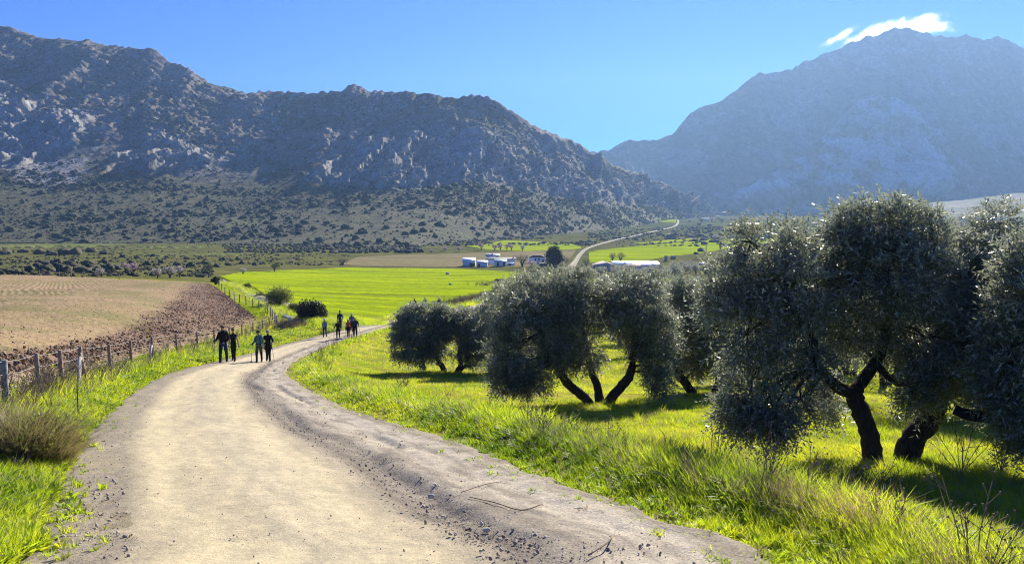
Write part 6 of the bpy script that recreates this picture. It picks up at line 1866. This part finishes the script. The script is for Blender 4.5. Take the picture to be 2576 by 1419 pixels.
# right verge: a band of tall grass
x, y = ring_points(230000, 3.2, 70, -0.55, 0.75, 1)
dl, dr, df, sf = grass_zone(x, y)
edge = -0.15 + 0.42 * (fbm(x * 1.1, y * 1.1, oct=3, seed=201) * 0.5 + 0.5) + 0.30 * fbm(x * 3.7, y * 3.7, oct=2, seed=231)
wid = 1.55 + 0.7 * fbm(x * 0.3, y * 0.3, oct=2, seed=202)
k = (dr > np.maximum(edge, -0.3)) & (dr < wid) & (dr < 90)
pr = smooth(0, 0.5, dr - edge) * (1 - 0.8 * smooth(wid - 0.6, wid, dr))
k &= np.random.default_rng(3).random(len(x)) < 0.2 + 0.8 * pr
x, y, dr, r = x[k], y[k], dr[k], np.hypot(x[k], y[k])
hs = (0.11 + 0.16 * smooth(0.2, 1.2, dr)) * (0.7 + 0.6 * np.random.default_rng(4).random(len(x))) * (1 + 0.35 * fbm(x * 0.7, y * 0.7, oct=2, seed=203)) * (1 + 0.35 * smooth(25, 60, r))
scatter_gn('verge_grass', x, y, ground_h(x, y) - 0.01, hs, T_GRASS + T_WEEDV, 5)
# stray small tufts creeping onto the margins
x2, y2 = ring_points(110000, 3.2, 40, -0.75, 0.75, 101)
dl2, dr2, _a, _b = grass_zone(x2, y2)
g2 = np.random.default_rng(102).random(len(x2)); pn = fbm(x2 * 0.9, y2 * 0.9, oct=3, seed=216)
k2 = ((dr2 > -0.55) & (dr2 < 0.1) & (g2 < 0.45 * np.exp(dr2 * 4.0) + 0.14 * (pn > 0.25))) | ((dl2 > -0.45) & (dl2 < 0.1) & (g2 < 0.14 * np.exp(dl2 * 6) + 0.04 * (pn > 0.35)))
scatter_gn('margin_tufts', x2[k2], y2[k2], base_h(x2[k2], y2[k2]) + 0.005, 0.03 + 0.07 * np.random.default_rng(103).random(k2.sum()) ** 2, T_WEED + T_GRASS[:2], 104, 0.5)
# dead stems and dry tufts in the same band
kk = np.random.default_rng(6).random(len(x))
pat = fbm(x * 0.5, y * 0.5, oct=3, seed=204) + 0.9 * smooth(20, 30, y) * (1 - smooth(52, 62, y)) * smooth(0.9, 1.6, dr)
patch = smooth(22, 30, y) * (1 - smooth(56, 66, y)) * smooth(0.8, 1.5, dr)
m = (kk < 0.003 + 0.008 * (fbm(x * 0.5, y * 0.5, oct=3, seed=204) > 0.2) + 0.10 * patch * (fbm(x * 0.3, y * 0.3, oct=2, seed=214) > -0.15)) & (dr > 0.7)
scatter_gn('dead_weeds', x[m], y[m], ground_h(x[m], y[m]), (0.3 + 0.3 * np.random.default_rng(7).random(m.sum())) * (1 + 0.3 * smooth(20, 50, y[m])), T_STALK, 8, 0.5)
m = (kk > 0.965 - 0.03 * (pat > 0.2)) & (dr > 0.6)
scatter_gn('dry_grass', x[m], y[m], ground_h(x[m], y[m]), 0.22 + 0.22 * np.random.default_rng(9).random(m.sum()), T_DRY, 10, 0.4)
# grove floor: short lit grass
x, y = ring_points(210000, 6, 95, -0.35, 0.75, 11)
dl, dr, df, sf = grass_zone(x, y)
bare = fbm(x * 0.33, y * 0.33, oct=4, seed=205)
k = (dr > 0.9) & (dr < 98) & (bare < 0.30 + 0.2 * np.random.default_rng(12).random(len(x)))
x, y = x[k], y[k]; r = np.hypot(x, y)
scatter_gn('grove_grass', x, y, ground_h(x, y) - 0.01, (0.04 + 0.08 * np.random.default_rng(13).random(len(x)) ** 2) * (1 + 0.8 * smooth(15, 60, r)) * (1 + 0.5 * fbm(x * 0.6, y * 0.6, oct=2, seed=206)), T_SHORT, 14, 0.3)
g3 = np.random.default_rng(113)
m = (g3.random(len(x)) < 0.05) & (fbm(x * 0.4, y * 0.4, oct=3, seed=221) > 0.0)
scatter_gn('grove_tufts', x[m], y[m], ground_h(x[m], y[m]) - 0.01, 0.12 + 0.16 * g3.random(m.sum()), T_GRASS + T_DRY[:1], 114, 0.3)
# left verge: broad-leaved weeds and grass between road and fence
x, y = ring_points(200000, 3.2, 75, -0.75, -0.05, 15)
dl, dr, df, sf = grass_zone(x, y)
edge = 0.06 + 0.24 * (fbm(x * 1.2, y * 1.2, oct=3, seed=207) * 0.5 + 0.5)
k = (dl > edge) & (dl < 60) & ((sf > 0) | (df < 0.5))
x, y, dl, df = x[k], y[k], dl[k], df[k]; r = np.hypot(x, y)
rr = np.random.default_rng(16)
m = rr.random(len(x)) < 0.72 * (0.5 + 0.5 * smooth(0.0, 0.5, dl))
x1, y1 = x[m], y[m]
scatter_gn('verge_weeds', x1, y1, ground_h(x1, y1) - 0.01, (0.06 + 0.06 * rr.random(len(x1))) * (1 + 0.8 * smooth(12, 50, r[m])) * (1 + 0.4 * fbm(x1 * 0.9, y1 * 0.9, oct=2, seed=208)), T_WEED, 17, 0.4)
m = (~m) & (rr.random(len(x)) < 0.6)
x1, y1 = x[m], y[m]
scatter_gn('verge_grass', x1, y1, ground_h(x1, y1) - 0.01, (0.09 + 0.12 * rr.random(len(x1))) * (1 + 0.6 * smooth(0.6, 0.0, df[m])), T_GRASS, 18)
# rank dry growth along the fence foot
t = rr.random(5200) ** 1.5 * (len(_fp) - 2) + 0.5
i = t.astype(int); w = t - i
fx = _fp[i, 0] * (1 - w) + _fp[i + 1, 0] * w + rr.normal(size=len(t)) * 0.28; fy = _fp[i, 1] * (1 - w) + _fp[i + 1, 1] * w + rr.normal(size=len(t)) * 0.28
q = rr.random(len(t))
scatter_gn('fence_grass', fx[q < .3], fy[q < .3], ground_h(fx[q < .3], fy[q < .3]), 0.26 + 0.3 * rr.random((q < .3).sum()), T_DRY + T_GRASS[:2], 19, 0.4)
scatter_gn('fence_weeds', fx[q > .955], fy[q > .955], ground_h(fx[q > .955], fy[q > .955]), 0.45 + 0.4 * rr.random((q > .955).sum()), T_STALK, 20, 0.4)
# brown weeds hedge along the road's far side and rough growth beside the track
def line_growth(name, pts, n, sd, s0, s1, tufts, seed):
    g = np.random.default_rng(seed)
    q = np.array([at(u, v)[:2] for u, v in pts])
    L = np.concatenate([[0], np.cumsum(np.linalg.norm(np.diff(q, axis=0), axis=1))])
    t = g.random(n) * L[-1]
    x = np.interp(t, L, q[:, 0]) + g.normal(size=n) * sd; y = np.interp(t, L, q[:, 1]) + g.normal(size=n) * sd
    scatter_gn(name, x, y, ground_h(x, y) - 0.02, s0 + (s1 - s0) * g.random(n), tufts, seed)
line_growth('roadside_weeds', [(1118, 774), (1150, 767), (1200, 754), (1250, 741), (1290, 729)], 700, 0.8, 0.6, 1.3, T_STALK + T_DRY[:1], 60)
line_growth('roadside_grass', [(1000, 806), (1060, 790), (1130, 777), (1200, 762), (1260, 747), (1310, 733)], 2600, 0.8, 0.35, 0.8, T_GRASS, 61)
line_growth('roadside_grass', [(745, 808), (800, 812), (850, 813), (900, 814), (945, 812)], 1800, 0.9, 0.3, 0.65, T_GRASS, 62)
line_growth('track_grass', [(570, 713), (600, 725), (640, 742), (680, 770), (715, 795)], 2200, 0.9, 0.3, 0.7, T_GRASS + T_DRY[:1], 63)
line_growth('corner_weeds', [(700, 818), (712, 820), (728, 822), (748, 824)], 260, 0.8, 0.35, 0.7, T_STALK + T_DRY[:1], 64)
line_growth('bank_weeds', [(1195, 722), (1225, 717), (1260, 711), (1300, 704), (1350, 695)], 500, 1.6, 0.5, 1.2, T_STALK + T_GRASS[:1], 65)

M_MOUND = leaf_material('mound_leaves', (0.075, 0.11, 0.018), (0.13, 0.16, 0.035), 0.5, 0.3, 0.35, (0.34, 0.38, 0.06))
M_RANK = grass_material('rank_grass', (0.08, 0.12, 0.012), (0.13, 0.16, 0.02), 0.45, (0.40, 0.46, 0.04), (0.2, (0.30, 0.25, 0.10)))
# the big mound of rank grass in front of the nearest posts
def grass_mound(u, v, wpx, hpx, n, label, seed):
    x, y, z = at(u, v); s = y / FPX
    root = empty('grass_mound', (x, y, z), label, 'bush')
    for nm, mat, f, sc in (('green_blades', M_RANK, 0.8, 0.95), ('dry_blades', M_DRY, 0.2, 1.0)):
        g = np.random.default_rng(seed); Vs, F3s, F4s, off = [], [], [], 0
        m = int(n * f / 16)
        for i in range(m):
            V, F3, F4 = blades(16, 1.0, 0.013, 0.12, 0.75, seed + i % 40)
            a = g.random() * 6.28; r = math.sqrt(g.random())
            px_, py_ = math.cos(a) * r * wpx * 0.5 * s, math.sin(a) * r * wpx * 0.36 * s
            h = hpx * s * sc * (0.5 + 0.6 * (1 - r ** 2.2)) * (0.8 + 0.4 * g.random())
            V = V * np.array([h * 1.1, h * 1.1, h]); ca, sa = math.cos(a), math.sin(a)
            V = V + np.stack([V[:, 2] * ca * 0.35 * r, V[:, 2] * sa * 0.35 * r, 0 * V[:, 2]], 1)
            zz = gh(x + px_, y + py_) - z
            Vs.append(V + [px_, py_, zz]); F3s.append(F3 + off); F4s.append(F4 + off); off += len(V)
        tag(obj(nm, raw_mesh(nm, np.vstack(Vs), [np.vstack(F3s), np.vstack(F4s)]), mat, root), kind='stuff')
        seed += 100
    g = np.random.default_rng(seed); cl = []
    for i in range(26):
        a = g.random() * 6.28; r = math.sqrt(g.random()) * 0.42
        px_, py_ = math.cos(a) * r * wpx * s, math.sin(a) * r * 0.75 * wpx * s
        q = 0.16 * wpx * s
        cl.append([px_, py_, gh(x + px_, y + py_) - z + hpx * s * (0.25 + 0.35 * g.random()) * (1.1 - r), q, q, q * 0.8])
    V, F = leaves(np.array(cl), 1900, 8, (0.06, 0.02), 0.2, 5, -0.3)
    obj('foliage', raw_mesh('foliage', V, F), M_MOUND, root)
grass_mound(66, 1160, 215, 150, 9000, 'tall mound of rank green and straw-coloured grass in front of the first fence posts', 70)

# bare saplings, sticks and stones
def sapling(u, v, hpx, label, seed, name='bare_sapling', lean=0.2, n=9):
    x, y, z = at(u, v); h = hpx / FPX * y
    g = np.random.default_rng(seed); mb = MB()
    for k in range(n):
        a = g.random() * 6.28; ln = lean + 0.5 * g.random(); L = h * (0.5 + 0.5 * g.random())
        d = np.array([math.cos(a) * ln, math.sin(a) * ln, 1.0]); d /= np.linalg.norm(d)
        p = [np.array([0, 0, -0.05])]
        for j in range(4):
            d = unit(d + g.normal(size=3) * 0.16); p.append(p[-1] + d * L / 4)
        mb.tube(np.array(p), np.linspace(0.0065, 0.003, 5), 5, cap=False)
        for j in range(4):
            q = p[2 + j % 3]; e = unit(d + g.normal(size=3) * 0.7) * L * (0.15 + 0.2 * g.random())
            mb.tube(np.array([q, q + e * 0.5 + g.normal(size=3) * 0.01, q + e]), (0.005, 0.004, 0.0025), 4, cap=False)
    tag(mb.build(name, M_TWIG, loc=(x, y, z)), label, 'sapling', 'bare twiggy saplings in the verge')
sapling(2420, 1190, 190, 'bare twiggy sapling in front of the stout forked olive trunk', 1, n=8)
sapling(2215, 1215, 110, 'bare twiggy sapling at the foot of the largest olive trunk', 2)
sapling(2520, 1190, 120, 'bare twiggy sapling below the cut level limb at the right edge', 3)
sapling(1450, 1105, 90, 'arching dry plant in the verge below the V-stemmed olive', 4, n=12, lean=0.6)
sapling(1130, 1010, 62, 'dark upright dead stem in the verge left of the V-stemmed olive', 5, n=3, lean=0.05)
sapling(1015, 985, 66, 'spray of thin dead stems in the verge near the forking olive', 6, n=14, lean=0.3)
sapling(1660, 1165, 90, 'cluster of dead stems in the verge right of the arching dry plant', 7, n=10, lean=0.4)
sapling(1920, 1160, 110, 'dead twigs standing in the grass left of the largest olive trunk', 8, n=9, lean=0.5)
sapling(20, 1185, 80, 'pale bare twigs at the foot of the grass mound', 9, n=10, lean=0.7)
def stick(pts, r, label, mat=M_TWIG):
    q = [np.array(at(u, v)) for u, v in pts]; o0 = q[0].copy()
    lift = 0.03 + r
    q = np.array([[*(p[:2] - o0[:2]), p[2] - o0[2] + lift + 0.02 * (i % 2)] for i, p in enumerate(q)])
    mb = MB(); mb.tube(catmull(q, 4), r, 5)
    tag(mb.build('stick', mat, loc=tuple(o0)), label, 'stick', 'sticks lying on the road')
stick([(1160, 1246), (1215, 1232), (1262, 1218)], 0.004, 'thin straight stick lying at the grass edge of the rutted margin')
stick([(1180, 1258), (1245, 1278), (1310, 1292), (1365, 1282)], 0.005, 'dark forked stick along the rut of the road')
stick([(1480, 1408), (1525, 1385), (1540, 1360)], 0.006, 'pale curved twig on the rutted margin')
def rock_obj(u, v, wpx, seed, label):
    x, y, z = at(u, v); s = wpx / FPX * y * 0.5
    V, F = ico(2)
    n = fbm(V[:, 0] * 1.5, V[:, 1] * 1.5, V[:, 2] * 1.5, oct=3, seed=seed)
    V = V * (1 + 0.55 * n[:, None]) * np.array([1, 0.8, 0.65]) * s
    o = obj('stone', raw_mesh('stone', V, F), M_ROCK); o.location = (x, y, z + s * 0.25)
    return tag(o, label, 'stone', 'stones along the rut')
M_ROCK = simple('grey_stone', (0.46, 0.43, 0.37), 0.9, 0.2, 0.3, 12, bump=0.5)
rock_obj(1690, 1340, 30, 1, 'pale stone beside the lower rut, the one highest up the road')
rock_obj(1785, 1365, 26, 2, 'stone lying halfway along the lower rut')
rock_obj(1845, 1392, 34, 3, 'largest grey stone at the near end of the rut')
rock_obj(1085, 1250, 18, 4, 'small stone on the bend of the dark rut')
rock_obj(1225, 1335, 20, 5, 'angular stone on the sandy side of the dark rut')
def pebble(seed):
    V, F = ico(1); g = np.random.default_rng(seed)
    V = V * (1 + 0.5 * (g.random((len(V), 1)) - 0.5)) * np.array([1, 0.8, 0.6])
    me = raw_mesh('pebble', V, F); me.materials.append(M_PEB); return bpy.data.objects.new('pebble_source', me)
M_PEB = NT('pebbles'); _r = M_PEB.rnd(); M_PEB = M_PEB.bsdf(M_PEB.ramp(_r, [(0.0, (0.20, 0.165, 0.12)), (0.45, (0.42, 0.36, 0.27)), (1.0, (0.62, 0.55, 0.43))]), 0.9, 0.2)
T_PEB = [pebble(s) for s in (1, 2, 3)]
pl, prr = catmull(RL, 8), catmull(RR, 8)
g = np.random.default_rng(80)
n = 14000
iN = 8 * 14
t = g.random(n) ** 1.3 * (iN - 2); i = t.astype(int); w = (t - i)[:, None]
a = pl[i] * (1 - w) + pl[i + 1] * w; b = prr[i] * (1 - w) + prr[i + 1] * w
s_ = np.where(g.random(n) < 0.70, np.where(g.random(n) < 0.25, 0.675 + 0.03 * g.normal(size=n), 0.60 + 0.40 * g.random(n)), np.where(g.random(n) < 0.45, 0.11 * g.random(n), g.random(n)))
q = a + (b - a) * s_[:, None]
x, y = q[:, 0], q[:, 1]
keep = y > 2.5
sc = (0.005 + 0.014 * g.random(n) ** 6) * np.where((s_ > 0.6) | (s_ < 0.12), 1.15, 0.7)
scatter_gn('road_pebbles', x[keep], y[keep], base_h(x[keep], y[keep]) + 0.014 + 0.0007 * np.hypot(x[keep], y[keep]) - 0.02 * (np.abs(s_[keep] - 0.68) < 0.03), sc[keep], T_PEB, 81, 3.0)
# clods on the tilled field
tx, ty, tz, tu, tv = TILL_A
fl = np.flatnonzero((tu.ravel() > -60))
bm_ = band_mask(tx, ty, tu, tv).ravel()[fl]
g = np.random.default_rng(82)
pw = (0.16 + 0.84 * bm_) * 1.0
pk = g.choice(fl, 11000, p=pw / pw.sum())
M_CLOD = NT('soil_clods'); _r = M_CLOD.rnd(); M_CLOD = M_CLOD.bsdf(M_CLOD.ramp(_r, [(0.0, (0.12, 0.077, 0.048)), (0.6, (0.21, 0.142, 0.088)), (1.0, (0.34, 0.25, 0.165))]), 0.97, 0.05)
M_CLOD2 = NT('pale_clods'); _r = M_CLOD2.rnd(); M_CLOD2 = M_CLOD2.bsdf(M_CLOD2.ramp(_r, [(0.0, (0.16, 0.11, 0.07)), (0.5, (0.34, 0.26, 0.16)), (1.0, (0.52, 0.42, 0.28))]), 0.97, 0.05)
def clod(seed, mat):
    V, F = ico(1); g = np.random.default_rng(seed)
    V = V * (1 + 0.7 * (g.random((len(V), 1)) - 0.5)) * np.array([1, 0.85, 0.5])
    me = raw_mesh('clod', V, F); me.materials.append(mat); return bpy.data.objects.new('clod_source', me)
T_CL = [clod(s, M_CLOD) for s in (5, 6, 7)]; T_CL2 = [clod(s, M_CLOD2) for s in (8, 9)]
inb = band_mask(tx, ty, tu, tv).ravel()[pk] > g.random(len(pk))
jx = tx.ravel()[pk] + g.normal(size=len(pk)) * 0.15; jy = ty.ravel()[pk] + g.normal(size=len(pk)) * 0.15; jz = tz.ravel()[pk]
sz = 0.03 + 0.065 * g.random(len(pk)) ** 2.5
scatter_gn('soil_clods', jx[inb], jy[inb], jz[inb] + 0.02, sz[inb] * 1.0, T_CL, 83, 3.0)
scatter_gn('pale_clods', jx[~inb], jy[~inb], jz[~inb] + 0.005, sz[~inb] * 0.55, T_CL2 + T_CL[:1], 84, 3.0)
